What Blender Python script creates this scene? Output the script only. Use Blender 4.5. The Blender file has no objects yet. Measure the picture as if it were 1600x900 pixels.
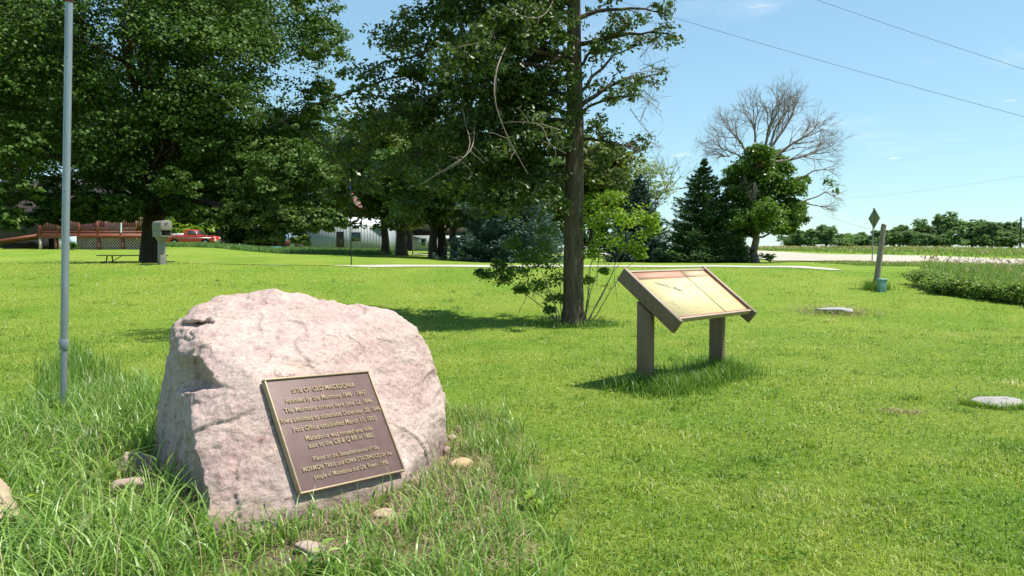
import bpy, bmesh, math, random
import numpy as np
from mathutils import Vector, noise, Matrix
random.seed(7); R=np.random.default_rng(11)
S=bpy.context.scene; COL=S.collection
F=1244.0; EYE=1.45; HZ=392.0
T=math.atan((450-HZ)/F)

# ------------------------------------------------------------------ camera
cd=bpy.data.cameras.new('camera'); cam=bpy.data.objects.new('camera',cd); COL.objects.link(cam)
cam.location=(0,0,EYE); cam.rotation_euler=(math.pi/2-T,0,0)
cd.sensor_width=36; cd.lens=F/1600*36; cd.clip_start=.05; cd.clip_end=9000
S.camera=cam
def P(px,py,d):
    """world point seen at that place of the photo, d metres in front"""
    a=(px-800)/F; b=(450-py)/F
    y=math.cos(T)+b*math.sin(T); z=-math.sin(T)+b*math.cos(T)
    return np.array([a/y*d, d, EYE+z/y*d])

# ------------------------------------------------------------------ terrain
NEAR=[('z',0,0),('z',9,0),('z',14.5,0.0),('z',15.5,.02)]
COLS=[
 (-400,[('z',20,.62),('r',24,410),('z',27,1.05),('z',31,.6),('z',36,.75),('r',50,388),('r',60,386),('r',100,383),('z',200,2.6)]),
 (300,[('z',20,.6),('r',24,412),('z',26.5,1.0),('z',31,.55),('z',36,.75),('r',50,390),('r',60,386),('r',85,383),('z',200,2.6)]),
 (450,[('z',20,.52),('r',24.5,415),('z',27,.97),('z',31,.75),('r',40,402),('r',60,396),('r',80,390.5),('z',200,2.2)]),
 (600,[('z',20,.46),('r',25,417.5),('r',29,414.2),('r',36,410),('r',50,401),('r',80,392),('z',200,1.9)]),
 (800,[('z',20,.45),('r',25,418),('r',29,414.8),('r',45,410.5),('r',60,405),('r',100,396),('z',200,1.8)]),
 (1000,[('z',20,.45),('r',25,418),('r',29,415),('r',45,411),('r',60,407),('r',100,397),('z',200,1.8)]),
 (1200,[('z',20,.45),('r',25,418.5),('r',29,415.5),('r',45,411),('r',50,409),('r',62,393),('r',70,391),('r',90,387.5),('z',200,2.0)]),
 (1400,[('z',20,.43),('r',26,423),('r',42,411),('r',52,400),('r',60,394),('r',80,388),('z',200,2.1)]),
 (1600,[('z',20,.42),('r',26,428),('r',40,417),('r',50,406),('r',58,398),('r',80,389),('z',200,2.1)]),
 (2200,[('z',20,.4),('r',26,430),('r',40,420),('r',50,409),('r',58,400),('r',80,390),('z',200,2.1)])]
DG=np.concatenate([np.linspace(0,120,961),np.geomspace(121,6000,120)])
def _col(nodes):
    d=[];z=[]
    for k,dd,v in NEAR+nodes+[('z',6000,2.0)]:
        d.append(dd); z.append(v if k=='z' else EYE-(v-HZ)*dd/F)
    zz=np.interp(DG,d,z)
    k=np.hanning(17);k/=k.sum()
    zs=np.convolve(np.pad(zz,8,'edge'),k,'valid'); zz[8:950]=zs[8:950]
    return zz
CPX=np.array([c[0] for c in COLS],float); CZ=np.stack([_col(c[1]) for c in COLS])
def zt(x,y):
    x=np.asarray(x,float); y=np.asarray(y,float)
    d=np.clip(y,0.0,6000); px=800+F*x/np.maximum(d,.5)
    ci=np.clip(np.interp(px,CPX,np.arange(len(CPX))),0,len(CPX)-1.0001); c0=ci.astype(int); cf=ci-c0
    di=np.clip(np.interp(d,DG,np.arange(len(DG))),0,len(DG)-1.0001); d0=di.astype(int); df=di-d0
    cf=cf*cf*(3-2*cf)
    a=CZ[c0,d0]*(1-df)+CZ[c0,d0+1]*df; b=CZ[c0+1,d0]*(1-df)+CZ[c0+1,d0+1]*df
    z=a*(1-cf)+b*cf
    return z+.012*np.sin(x*1.7+.6*y)*np.cos(y*1.3-.4*x)
def G(px,row,dmin=2.5):
    for d in np.concatenate([np.arange(dmin,40,.05),np.arange(40,300,.25)]):
        p=P(px,row,d)
        if p[2]<=zt(p[0],p[1]): return np.array([p[0],p[1],float(zt(p[0],p[1]))])
    p=P(px,row,60); return np.array([p[0],60,float(zt(p[0],60))])
def onground(px,d):
    x=(px-800)/F*d; return np.array([x,d,float(zt(x,d))])

# ------------------------------------------------------------------ objects
def tag(o,label=None,cat=None,group=None,kind=None):
    if label:o['label']=label
    if cat:o['category']=cat
    if group:o['group']=group
    if kind:o['kind']=kind
    return o
def empty(name,loc,label,cat,group=None):
    o=bpy.data.objects.new(name,None); COL.objects.link(o); o.location=[float(v) for v in loc]; o.empty_display_size=.2
    return tag(o,label,cat,group)
def rootloc(o):
    l=np.zeros(3)
    while o is not None: l+=np.array(o.location); o=o.parent
    return l
class MB:
    def __init__(s): s.v=[];s.l=[];s.t=[];s.r=[];s.n=0;s.uv=[]
    def add(s,v,f,rnd=None):
        v=np.asarray(v,float).reshape(-1,3)
        if isinstance(f,np.ndarray):
            s.l.append((f+s.n).ravel()); s.t.append(np.full(len(f),f.shape[1])); nf=len(f)
        else:
            s.l.append(np.array([i+s.n for q in f for i in q])); s.t.append(np.array([len(q) for q in f])); nf=len(f)
        s.r.append(np.full(nf,R.random()) if rnd is None else np.broadcast_to(rnd,(nf,)))
        s.v.append(v); s.n+=len(v); return s
    def box(s,c,size,rot=0,M=None):
        h=np.array(size)/2; v=np.array([[x,y,z] for x in(-1,1) for y in(-1,1) for z in(-1,1)])*h
        if M is not None: v=v@np.array(M).T
        elif rot: 
            a,b=math.cos(rot),math.sin(rot); v=np.stack([v[:,0]*a-v[:,1]*b,v[:,0]*b+v[:,1]*a,v[:,2]],1)
        return s.add(v+np.array(c),[(0,1,3,2),(4,6,7,5),(0,4,5,1),(2,3,7,6),(0,2,6,4),(1,5,7,3)])
    def tube(s,pts,rad,n=8,cap=True):
        pts=np.asarray(pts,float); m=len(pts); rad=np.broadcast_to(rad,(m,))
        t=np.gradient(pts,axis=0); t/=np.maximum(np.linalg.norm(t,axis=1),1e-9)[:,None]
        ref=np.array([0,0,1.]) if abs(t[0][2])<.9 else np.array([1.,0,0])
        a=np.cross(t,ref); a/=np.maximum(np.linalg.norm(a,axis=1),1e-6)[:,None]; b=np.cross(t,a)
        th=np.linspace(0,2*math.pi,n,endpoint=False)
        v=pts[:,None]+rad[:,None,None]*(a[:,None]*np.cos(th)[None,:,None]+b[:,None]*np.sin(th)[None,:,None])
        i=np.arange(m-1)[:,None]*n; j=np.arange(n)[None]; k=(j+1)%n
        f=np.stack([i+j,i+k,i+n+k,i+n+j],-1).reshape(-1,4)
        s.add(v,f)
        if cap: s.add(v[0],[tuple(range(n))]); s.add(v[-1],[tuple(range(n))[::-1]])
        return s
    def prism(s,prof,fn,w0,w1):
        """profile (a,b) extruded between w0,w1; fn(a,b,w)->xyz"""
        n=len(prof); v=[fn(a,b,w0) for a,b in prof]+[fn(a,b,w1) for a,b in prof]
        return s.add(v,[tuple(range(n)),tuple(range(2*n-1,n-1,-1))]+[(i,(i+1)%n,n+(i+1)%n,n+i)[::-1] for i in range(n)])
    def build(s,name,mat,parent=None,loc=None,smooth=False,kind=None):
        me=bpy.data.meshes.new(name); v=np.concatenate(s.v); off=rootloc(parent) if parent else (np.zeros(3) if loc is None else np.array(loc,float))
        v=v-off; l=np.concatenate(s.l); t=np.concatenate(s.t)
        me.vertices.add(len(v)); me.vertices.foreach_set('co',v.ravel().astype(np.float32))
        me.loops.add(len(l)); me.loops.foreach_set('vertex_index',l.astype(np.int32))
        me.polygons.add(len(t)); me.polygons.foreach_set('loop_start',(np.cumsum(t)-t).astype(np.int32)); me.polygons.foreach_set('loop_total',t.astype(np.int32))
        at=me.attributes.new('rnd','FLOAT','FACE'); at.data.foreach_set('value',np.concatenate(s.r).astype(np.float32))
        if smooth: me.polygons.foreach_set('use_smooth',np.ones(len(t),bool))
        me.update(calc_edges=True); me.materials.append(mat)
        o=bpy.data.objects.new(name,me); COL.objects.link(o)
        if parent: o.parent=parent
        else: o.location=[float(q) for q in off]
        if kind:o['kind']=kind
        return o
def bevel(o,w=.006,seg=2):
    m=o.modifiers.new('bevel','BEVEL'); m.width=w; m.segments=seg; m.limit_method='ANGLE'; return o

# ------------------------------------------------------------------ materials
def newmat(name):
    m=bpy.data.materials.new(name); m.use_nodes=True; nt=m.node_tree; nt.nodes.clear(); return m,nt
def N(nt,t,**k):
    n=nt.nodes.new(t)
    for a,b in k.items():
        if a.startswith('i_'): n.inputs[a[2:].replace('_',' ')].default_value=b
        else: setattr(n,a,b)
    return n
def ramp(nt,fac,stops):
    r=N(nt,'ShaderNodeValToRGB'); e=r.color_ramp.elements
    while len(e)<len(stops): e.new(.5)
    for i,(p,c) in enumerate(stops): e[i].position=p; e[i].color=(*c,1)
    nt.links.new(fac,r.inputs[0]); return r.outputs[0]
def mixc(nt,f,a,b,mode='MIX'):
    m=N(nt,'ShaderNodeMix',data_type='RGBA',blend_type=mode)
    for s,v in ((m.inputs[0],f),(m.inputs[6],a),(m.inputs[7],b)):
        if hasattr(v,'links'): nt.links.new(v,s)
        elif isinstance(v,(int,float)): s.default_value=v
        else: s.default_value=(*v,1)
    return m.outputs[2]
def nz(nt,scale,detail=4,rough=.55,vec=None,dist=0):
    n=N(nt,'ShaderNodeTexNoise'); n.inputs['Scale'].default_value=scale; n.inputs['Detail'].default_value=detail; n.inputs['Roughness'].default_value=rough; n.inputs['Distortion'].default_value=dist
    if vec is None: vec=N(nt,'ShaderNodeTexCoord').outputs['Object']
    nt.links.new(vec,n.inputs['Vector']); return n.outputs['Fac']
def finish(nt,col,rough=.6,bump=None,bs=.3,bd=.02,metal=0,spec=.4,trans=0,tcol=None):
    p=N(nt,'ShaderNodeBsdfPrincipled'); o=N(nt,'ShaderNodeOutputMaterial')
    if hasattr(col,'links'): nt.links.new(col,p.inputs['Base Color'])
    else: p.inputs['Base Color'].default_value=(*col,1)
    p.inputs['Roughness'].default_value=rough; p.inputs['Metallic'].default_value=metal; p.inputs['Specular IOR Level'].default_value=spec
    if bump is not None:
        b=N(nt,'ShaderNodeBump'); b.inputs['Strength'].default_value=bs; b.inputs['Distance'].default_value=bd
        nt.links.new(bump,b.inputs['Height']); nt.links.new(b.outputs[0],p.inputs['Normal'])
    out=p.outputs[0]
    if trans:
        t=N(nt,'ShaderNodeBsdfTranslucent'); 
        src=tcol if tcol is not None else col
        if hasattr(src,'links'): nt.links.new(src,t.inputs[0])
        else: t.inputs[0].default_value=(*src,1)
        x=N(nt,'ShaderNodeMixShader'); x.inputs[0].default_value=trans
        nt.links.new(out,x.inputs[1]); nt.links.new(t.outputs[0],x.inputs[2]); out=x.outputs[0]
    nt.links.new(out,o.inputs[0])
def simple(name,c,c2=None,scale=8,rough=.6,bs=.2,bd=.005,metal=0,spec=.4,stretch=None,bscale=None):
    m,nt=newmat(name); vec=None
    if stretch:
        tc=N(nt,'ShaderNodeTexCoord'); mp=N(nt,'ShaderNodeMapping'); mp.inputs['Scale'].default_value=stretch; nt.links.new(tc.outputs['Object'],mp.inputs[0]); vec=mp.outputs[0]
    if c2 is None: c2=tuple(x*.75 for x in c)
    f=nz(nt,scale,6,.65,vec); col=ramp(nt,f,[(.32,c2),(.68,c)])
    b=nz(nt,bscale or scale*6,5,.6,vec); finish(nt,col,rough,b,bs,bd,metal,spec); return m
def leafmat(name,cs,rough=.45,trans=.35,spec=.4,tmul=1.3,patch=None):
    m,nt=newmat(name); a=N(nt,'ShaderNodeAttribute',attribute_name='rnd')
    k=len(cs); col=ramp(nt,a.outputs['Fac'],[(i/max(1,k-1),c) for i,c in enumerate(cs)])
    if patch:
        tc=N(nt,'ShaderNodeTexCoord'); f=nz(nt,patch[0],3,.5,tc.outputs['Object']); f=ramp(nt,f,[(.38,(0,0,0)),(.62,(1,1,1))])
        mul=mixc(nt,f,patch[1],patch[2]); col=mixc(nt,1.0,col,mul,'MULTIPLY')
    tcol=mixc(nt,1.0,col,(tmul,tmul*1.12,tmul*.6),'MULTIPLY')
    finish(nt,col,rough,None,spec=spec,trans=trans,tcol=tcol); return m
def barkmat(name,c,c2,s=1.0):
    m,nt=newmat(name); tc=N(nt,'ShaderNodeTexCoord'); mp=N(nt,'ShaderNodeMapping'); mp.inputs['Scale'].default_value=(14*s,14*s,2.2*s); nt.links.new(tc.outputs['Object'],mp.inputs[0])
    f=nz(nt,1.6,7,.7,mp.outputs[0],.6); v=N(nt,'ShaderNodeTexVoronoi',feature='DISTANCE_TO_EDGE'); v.inputs['Scale'].default_value=1.3; nt.links.new(mp.outputs[0],v.inputs['Vector'])
    col=ramp(nt,f,[(.3,c2),(.7,c)]); mm=N(nt,'ShaderNodeMath',operation='MULTIPLY'); nt.links.new(v.outputs[0],mm.inputs[0]); nt.links.new(f,mm.inputs[1])
    finish(nt,col,.9,mm.outputs[0],1.0,.09,spec=.15); return m

LAWN=[(.115,.175,.022),(.21,.30,.038),(.285,.375,.055),(.37,.43,.08),(.50,.48,.2)]
def groundmat():
    m,nt=newmat('ground_grass'); tc=N(nt,'ShaderNodeTexCoord').outputs['Object']
    f=nz(nt,14,6,.75,tc); fine=nz(nt,55,4,.8,tc); big=nz(nt,.35,4,.6,tc)
    c=ramp(nt,f,[(.28,(.11,.17,.02)),(.5,(.19,.28,.036)),(.72,(.28,.37,.065))])
    c2=ramp(nt,big,[(.38,(.8,.92,.8)),(.6,(1.15,1.06,1.2))]); c=mixc(nt,1.0,c,c2,'MULTIPLY')
    c3=ramp(nt,fine,[(.35,(.62,.66,.6)),(.62,(1.25,1.2,1.1))]); c=mixc(nt,1.0,c,c3,'MULTIPLY')
    # bare soil patch beside the memorial boulder and near the camera
    g=N(nt,'ShaderNodeNewGeometry').outputs['Position']; sx=N(nt,'ShaderNodeSeparateXYZ'); nt.links.new(g,sx.inputs[0])
    d=N(nt,'ShaderNodeVectorMath',operation='DISTANCE'); nt.links.new(g,d.inputs[0]); d.inputs[1].default_value=(-1.0,4.6,0)
    ns=nz(nt,2.2,4,.6,tc); ad=N(nt,'ShaderNodeMath',operation='MULTIPLY_ADD'); nt.links.new(ns,ad.inputs[0]); ad.inputs[1].default_value=1.8; nt.links.new(d.outputs['Value'],ad.inputs[2])
    mk=ramp(nt,N(nt,'ShaderNodeMath',operation='MULTIPLY').outputs[0],[(.36,(1,1,1)),(.52,(0,0,0))])
    mnode=nt.nodes[-2] if False else [n for n in nt.nodes if n.bl_idname=='ShaderNodeMath' and n.operation=='MULTIPLY'][-1]
    nt.links.new(ad.outputs[0],mnode.inputs[0]); mnode.inputs[1].default_value=.215
    soil=ramp(nt,nz(nt,25,5,.7,tc),[(.3,(.09,.06,.04)),(.6,(.2,.15,.105)),(.75,(.3,.25,.18))])
    c=mixc(nt,mk,c,soil)
    finish(nt,c,.9,fine,.8,.05,spec=.1); return m
M={}
M['ground']=groundmat()
M['lawn']=leafmat('lawn_blades',LAWN,.42,.4,.35,1.25,patch=(.9,(.66,.8,.62),(1.28,1.14,1.3)))
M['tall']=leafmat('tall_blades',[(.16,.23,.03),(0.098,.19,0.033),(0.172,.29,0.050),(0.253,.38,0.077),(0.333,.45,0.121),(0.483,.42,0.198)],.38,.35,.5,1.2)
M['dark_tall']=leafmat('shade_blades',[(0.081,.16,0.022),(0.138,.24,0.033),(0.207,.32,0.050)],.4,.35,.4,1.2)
M['straw']=leafmat('straw',[(.25,.18,.09),(.42,.34,.2),(.5,.42,.28)],.7,.2,.2,1)
M['meadow']=leafmat('meadow_blades',[(.10,.17,.035),(.16,.25,.05),(.22,.3,.07),(.3,.34,.11)],.5,.35,.3,1.2)
M['seed']=leafmat('seed_heads',[(.3,.2,.12),(.42,.3,.2),(.5,.38,.25)],.8,.25,.1,1)
M['strip']=leafmat('rough_strip',[(.08,.15,.045),(.12,.21,.06),(.17,.26,.075)],.5,.35,.3,1.2)
M['maple']=leafmat('maple_leaves',[(0.033,.062,0.013),(0.056,.1,0.020),(0.081,.14,0.026),(0.125,.19,0.039)],.55,.2,.2,1.5)
M['olive']=leafmat('olive_leaves',[(0.058,.085,0.018),(0.104,.13,0.026),(0.156,.19,0.033)],.42,.34,.4,1.5)
M['oak']=leafmat('oak_leaves',[(0.036,.06,0.015),(0.058,.095,0.022),(0.085,.125,0.031),(0.111,.15,0.042)],.42,.25,.35,1.4)
M['bright']=leafmat('bright_leaves',[(0.120,.2,0.020),(0.204,.3,0.028),(0.288,.38,0.044)],.4,.4,.4,1.3)
M['shrubdark']=leafmat('shrub_leaves',[(0.057,.11,0.018),(0.103,.18,0.026),(0.161,.25,0.039)],.4,.38,.4,1.3)
M['pale']=leafmat('pale_leaves',[(.16,.22,.09),(.22,.28,.12),(.3,.34,.16)],.5,.4,.3,1.2)
M['far']=leafmat('far_leaves',[(.11,.18,.08),(.16,.24,.10),(.21,.3,.13)],.8,.3,.1,1.2)
M['spruce']=leafmat('spruce_needles',[(.035,.075,.025),(.065,.13,.04),(.10,.185,.06)],.5,.12,.35,1)
M['blue']=leafmat('blue_spruce_needles',[(.035,.075,.05),(.07,.125,.10),(.12,.19,.165)],.5,.1,.35,1)
M['bark']=barkmat('oak_bark',(.17,.13,.09),(.03,.023,.017),.8)
M['bark2']=barkmat('dark_bark',(.10,.08,.06),(.035,.028,.02),.5)
M['greybark']=barkmat('grey_bark',(.2,.17,.14),(.09,.075,.06),.6)
M['twig']=simple('twig',(.26,.21,.17),(.14,.11,.09),3,.85)
M['bronze']=simple('bronze_plate',(.15,.092,.082),(.115,.068,.06),14,.55,.35,.002,metal=.1,spec=.4,bscale=260)
M['brass']=simple('brass_trim',(.42,.32,.20),(.34,.25,.15),30,.5,.1,.001,metal=.25)
M['signwood']=simple('sign_post_brown',(.175,.12,.075),(.14,.097,.06),20,.62,.1,.001,stretch=(1,1,.15))
M['signtrim']=simple('sign_trim',(.38,.29,.21),(.32,.24,.175),20,.55,.05,.001)
M['pipe']=simple('galvanised_pipe',(.30,.34,.37),(.22,.25,.28),5,.38,.08,.001,metal=.45,stretch=(6,6,.7))
M['rust']=simple('rust',(.2,.06,.035),(.1,.03,.02),20,.8)
M['mailplastic']=simple('mailbox_plastic',(.22,.205,.17),(.19,.175,.145),8,.5,.05,.002)
M['dark']=simple('dark_parts_and_shade',(.012,.011,.010),(.008,.008,.008),8,.9)  # bolts and flagpole; also painted shade in the mail slot and under the deck
M['redwood']=simple('red_stained_wood',(.27,.08,.05),(.19,.055,.038),4,.6)
M['lattice']=simple('pale_lattice',(.62,.5,.44),(.5,.4,.35),4,.7)
M['brick']=simple('house_siding',(.07,.05,.05),(.05,.037,.037),2,.85)
M['tablewood']=simple('weathered_dark_wood',(.09,.055,.04),(.06,.04,.03),4,.75)
M['redpaint']=simple('red_car_paint',(.5,.045,.03),(.44,.04,.028),3,.3,.02,.001,spec=.6)
M['glass']=simple('dark_glass',(.05,.07,.08),(.04,.05,.06),3,.08,0,.001,spec=.8)
M['rubber']=simple('black_rubber',(.02,.02,.02),None,20,.8)
M['chrome']=simple('dull_chrome',(.5,.5,.5),None,10,.3,.05,.001,metal=.9)
M['white']=simple('white_paint',(.72,.74,.76),(.62,.65,.68),3,.5)
M['metalwall']=simple('pale_metal_siding',(.29,.32,.34),(.24,.27,.29),1.5,.55,.6,.02,bscale=1,stretch=(6,6,.2))
M['bluewall']=simple('pale_blue_siding',(.36,.48,.58),(.3,.41,.5),1.5,.6)
M['roofmetal']=simple('pale_metal_roof',(.55,.56,.57),(.47,.48,.49),2,.45)
M['concrete']=simple('concrete_road',(.41,.37,.29),(.36,.32,.25),1.2,.85,.3,.01)
M['gravel']=simple('pale_gravel',(.48,.45,.38),(.36,.34,.28),6,.9,.5,.02)
M['slab']=simple('weathered_concrete',(.36,.34,.31),(.22,.205,.19),9,.9,.7,.012)
M['signback']=simple('sign_back_metal',(.24,.25,.15),(.18,.19,.11),4,.5,.05,.001)
M['weathered']=simple('weathered_post',(.32,.27,.21),(.17,.14,.11),7,.9,.7,.01,stretch=(4,4,.8))
M['utilgreen']=simple('pale_green_enclosure',(.2,.36,.3),(.17,.31,.26),5,.5)
M['wire']=simple('wire',(.06,.06,.07),None,5,.6)
M['clover']=simple('clover_white',(.75,.75,.68),(.6,.62,.5),30,.8)
M['tan']=simple('tan_stone',(.48,.36,.24),(.36,.27,.18),7,.85,.8,.015)
M['orangerock']=simple('orange_tan_stone',(.55,.33,.15),(.42,.30,.2),12,.8,.7,.01)
M['pinkrock']=simple('pink_stone',(.44,.33,.28),(.3,.21,.18),10,.85,.8,.01)

def rockmat():
    m,nt=newmat('pink_quartzite'); tc=N(nt,'ShaderNodeTexCoord').outputs['Object']
    a=nz(nt,2.1,5,.6,tc,.4); c=ramp(nt,a,[(.3,(.40,.285,.255)),(.45,(.46,.35,.31)),(.58,(.49,.385,.34)),(.75,(.55,.455,.40))])
    fine=nz(nt,55,7,.8,tc); c=mixc(nt,1.0,c,ramp(nt,fine,[(.3,(.72,.68,.69)),(.5,(1,1,1)),(.72,(1.2,1.2,1.18))]),'MULTIPLY')
    och=nz(nt,1.7,5,.65,tc,1.2); om=ramp(nt,och,[(.6,(0,0,0)),(.74,(.6,.6,.6))]); c=mixc(nt,om,c,(.5,.33,.2))
    mp=N(nt,'ShaderNodeMapping'); mp.inputs['Rotation'].default_value=(.4,.5,.3); mp.inputs['Scale'].default_value=(1,1,4.5); nt.links.new(tc,mp.inputs[0])
    st=nz(nt,2.6,6,.7,mp.outputs[0],.8); c=mixc(nt,1.0,c,ramp(nt,st,[(.32,(.82,.76,.78)),(.52,(1.02,1.0,1.0)),(.7,(1.1,1.09,1.05))]),'MULTIPLY')
    v=N(nt,'ShaderNodeTexVoronoi'); v.inputs['Scale'].default_value=95; nt.links.new(tc,v.inputs['Vector']); sep=N(nt,'ShaderNodeSeparateColor'); nt.links.new(v.outputs['Color'],sep.inputs[0])
    c=mixc(nt,1.0,c,ramp(nt,sep.outputs[0],[(.0,(.85,.82,.83)),(.25,(.97,.96,.96)),(.8,(1.03,1.03,1.02)),(.97,(1.16,1.16,1.14))]),'MULTIPLY')
    v2=N(nt,'ShaderNodeTexVoronoi',feature='DISTANCE_TO_EDGE'); v2.inputs['Scale'].default_value=1.7; dn=N(nt,'ShaderNodeVectorMath',operation='MULTIPLY_ADD'); nn_=N(nt,'ShaderNodeTexNoise'); nn_.inputs['Scale'].default_value=3.5; nn_.inputs['Detail'].default_value=6; nt.links.new(tc,nn_.inputs['Vector']); nt.links.new(nn_.outputs['Color'],dn.inputs[0]); dn.inputs[1].default_value=(.5,.5,.5); nt.links.new(tc,dn.inputs[2]); nt.links.new(dn.outputs[0],v2.inputs['Vector'])
    ck=ramp(nt,v2.outputs[0],[(0,(.45,.36,.34)),(.007,(.8,.74,.73)),(.016,(1,1,1))]); gate=ramp(nt,nz(nt,2.8,3,.5,tc),[(.5,(1,1,1)),(.6,(0,0,0))]); c=mixc(nt,1.0,c,mixc(nt,gate,ck,(1,1,1)),'MULTIPLY')
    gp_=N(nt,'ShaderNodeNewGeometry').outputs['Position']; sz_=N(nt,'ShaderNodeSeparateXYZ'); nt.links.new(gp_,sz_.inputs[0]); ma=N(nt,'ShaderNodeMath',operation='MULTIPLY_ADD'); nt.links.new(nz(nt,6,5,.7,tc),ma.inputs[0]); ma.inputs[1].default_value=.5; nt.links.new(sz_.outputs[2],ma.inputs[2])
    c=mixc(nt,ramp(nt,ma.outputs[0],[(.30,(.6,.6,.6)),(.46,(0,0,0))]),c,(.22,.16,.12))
    h1=nz(nt,9,10,.72,tc); h2=N(nt,'ShaderNodeMath',operation='MULTIPLY_ADD'); nt.links.new(st,h2.inputs[0]); h2.inputs[1].default_value=.6; nt.links.new(h1,h2.inputs[2])
    h3=N(nt,'ShaderNodeMath',operation='MULTIPLY_ADD'); nt.links.new(fine,h3.inputs[0]); h3.inputs[1].default_value=.32; nt.links.new(h2.outputs[0],h3.inputs[2])
    finish(nt,c,.82,h3.outputs[0],.85,.024,spec=.2); return m
M['rock']=rockmat()

# ------------------------------------------------------------------ ground, roads
th=np.concatenate([np.linspace(-50,50,181)+90, np.linspace(142,398,60)])*math.pi/180
rr=np.concatenate([[.02],np.geomspace(.5,5500,330)])
rr=np.sort(np.concatenate([rr,np.linspace(14,62,160)]))
X=rr[:,None]*np.cos(th); Y=rr[:,None]*np.sin(th); Z=zt(X,Y); nr,na=X.shape
mb=MB(); i=np.arange(nr-1)[:,None]*na; j=np.arange(na)[None]; k=(j+1)%na
mb.add(np.stack([X,Y,Z],-1).reshape(-1,3),np.stack([i+j,i+k,i+na+k,i+na+j],-1).reshape(-1,4),0.5)
g=mb.build('ground',M['ground'],smooth=True,kind='structure')
def strip(name,near,far,mat,up,nx=8):
    near=np.array(near);far=np.array(far); q=[]
    for a,b in zip(near,far):
        for s in np.linspace(0,1,nx): p=a*(1-s)+b*s; q.append([p[0],p[1],float(zt(p[0],p[1]))+up])
    m=len(near); f=np.array([[r*nx+c,(r+1)*nx+c,(r+1)*nx+c+1,r*nx+c+1] for r in range(m-1) for c in range(nx-1)])
    b=MB(); b.add(q,f,.5); return b.build(name,mat,smooth=True,kind='structure')
xs=np.linspace(-9.5,10.6,60)
strip('driveway',[(x,25.7+.25*math.sin(x*.5)+.08*math.sin(x*3)) for x in xs],[(x,29.2+.2*math.sin(x*.4+1)) for x in xs],M['gravel'],.014)
pn=[(850,100,124),(1000,80,98),(1100,62,78),(1200,51,62),(1300,45,56),(1400,42,52),(1500,41,51),(1600,40,50),(1800,38.5,48.5),(2100,38,48),(2500,38,48)]
u=np.linspace(0,len(pn)-1,90); pp=np.array([np.interp(u,range(len(pn)),[q[c] for q in pn]) for c in range(3)]).T
strip('road',[((q[0]-800)/F*q[1],q[1]) for q in pp],[((q[0]-800)/F*q[2],q[2]) for q in pp],M['concrete'],.06,12)

# ------------------------------------------------------------------ grass
def blades(mb,xy,h,w,lean,seg=2,rnd=None,zoff=0,tip=.12):
    n=len(xy); h=np.broadcast_to(h,(n,)).astype(float); w=np.broadcast_to(w,(n,)); lean=np.broadcast_to(lean,(n,))
    az=R.random(n)*6.283; fa=az+R.normal(0,.5,n)+1.57
    base=np.stack([xy[:,0],xy[:,1],zt(xy[:,0],xy[:,1])-.01+zoff],1)
    dx=np.stack([np.cos(az),np.sin(az)],1); wx=np.stack([np.cos(fa),np.sin(fa)],1)
    vs=[]
    for s in np.linspace(0,1,seg+1):
        bend=lean*s**1.8; ang=bend*1.1
        hh=h*(s-0.35*bend*s); out=h*bend*.75*s
        c=base.copy(); c[:,:2]+=dx*out[:,None]; c[:,2]+=hh
        ww=w*(1-(1-tip)*s**2.2)*.5
        a=c.copy(); a[:,:2]-=wx*ww[:,None]; b=c.copy(); b[:,:2]+=wx*ww[:,None]; vs+=[a,b]
    V=np.stack(vs,1); m=2*(seg+1)
    q=np.array([[2*s,2*s+1,2*s+3,2*s+2] for s in range(seg)])
    f=(np.arange(n)[:,None,None]*m+q[None]).reshape(-1,4)
    r=R.random(n) if rnd is None else rnd
    mb.add(V.reshape(-1,3),f,np.repeat(r,seg))
def inpoly(x,y,poly):
    c=np.zeros(len(x),bool); j=len(poly)-1
    for i in range(len(poly)):
        xi,yi=poly[i][:2];xj,yj=poly[j][:2]
        t=((yi>y)!=(yj>y))&(x<(xj-xi)*(y-yi)/(yj-yi+1e-12)+xi); c^=t; j=i
    return c
def sample(poly,n):
    p=np.array([q[:2] for q in poly]); lo=p.min(0);hi=p.max(0); out=[]
    tot=0
    while tot<n:
        c=lo+(hi-lo)*R.random((n*2,2)); c=c[inpoly(c[:,0],c[:,1],p)]; out.append(c); tot+=len(c)
        if len(c)==0: break
    return np.concatenate(out)[:n]
def pxof(xy): return 800+F*xy[:,0]/xy[:,1]
BOULD=[(-2.35,5.25),(-1.9,4.5),(-1.2,4.3),(-.75,4.65),(-.5,5.2),(-.45,5.8),(-.9,6.2),(-2.1,6.1)]
def wedge(n,d0,d1,pw):
    u=R.random(n); d=(d0**(2-pw)+(d1**(2-pw)-d0**(2-pw))*u)**(1/(2-pw)) if pw!=2 else d0*(d1/d0)**u
    a=(R.random(n)-.5)*2*.72; return np.stack([a*d,d],1)
SL2=G(1556,634); SL1=G(1303,489)
def avoid(xy,pads): 
    keep=~inpoly(xy[:,0],xy[:,1],BOULD)
    for c,rx,ry in pads: keep&=((xy[:,0]-c[0])/rx)**2+((xy[:,1]-c[1])/ry)**2>1
    return xy[keep]
def vnoise(xy,s): return np.array([noise.noise(Vector((a*s,b*s,3.1))) for a,b in xy])
mb=MB()
xy=avoid(wedge(330000,3.0,25.3,1.75),[(SL2,.24,.22),(SL1,.3,.3)])
d=xy[:,1]
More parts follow.
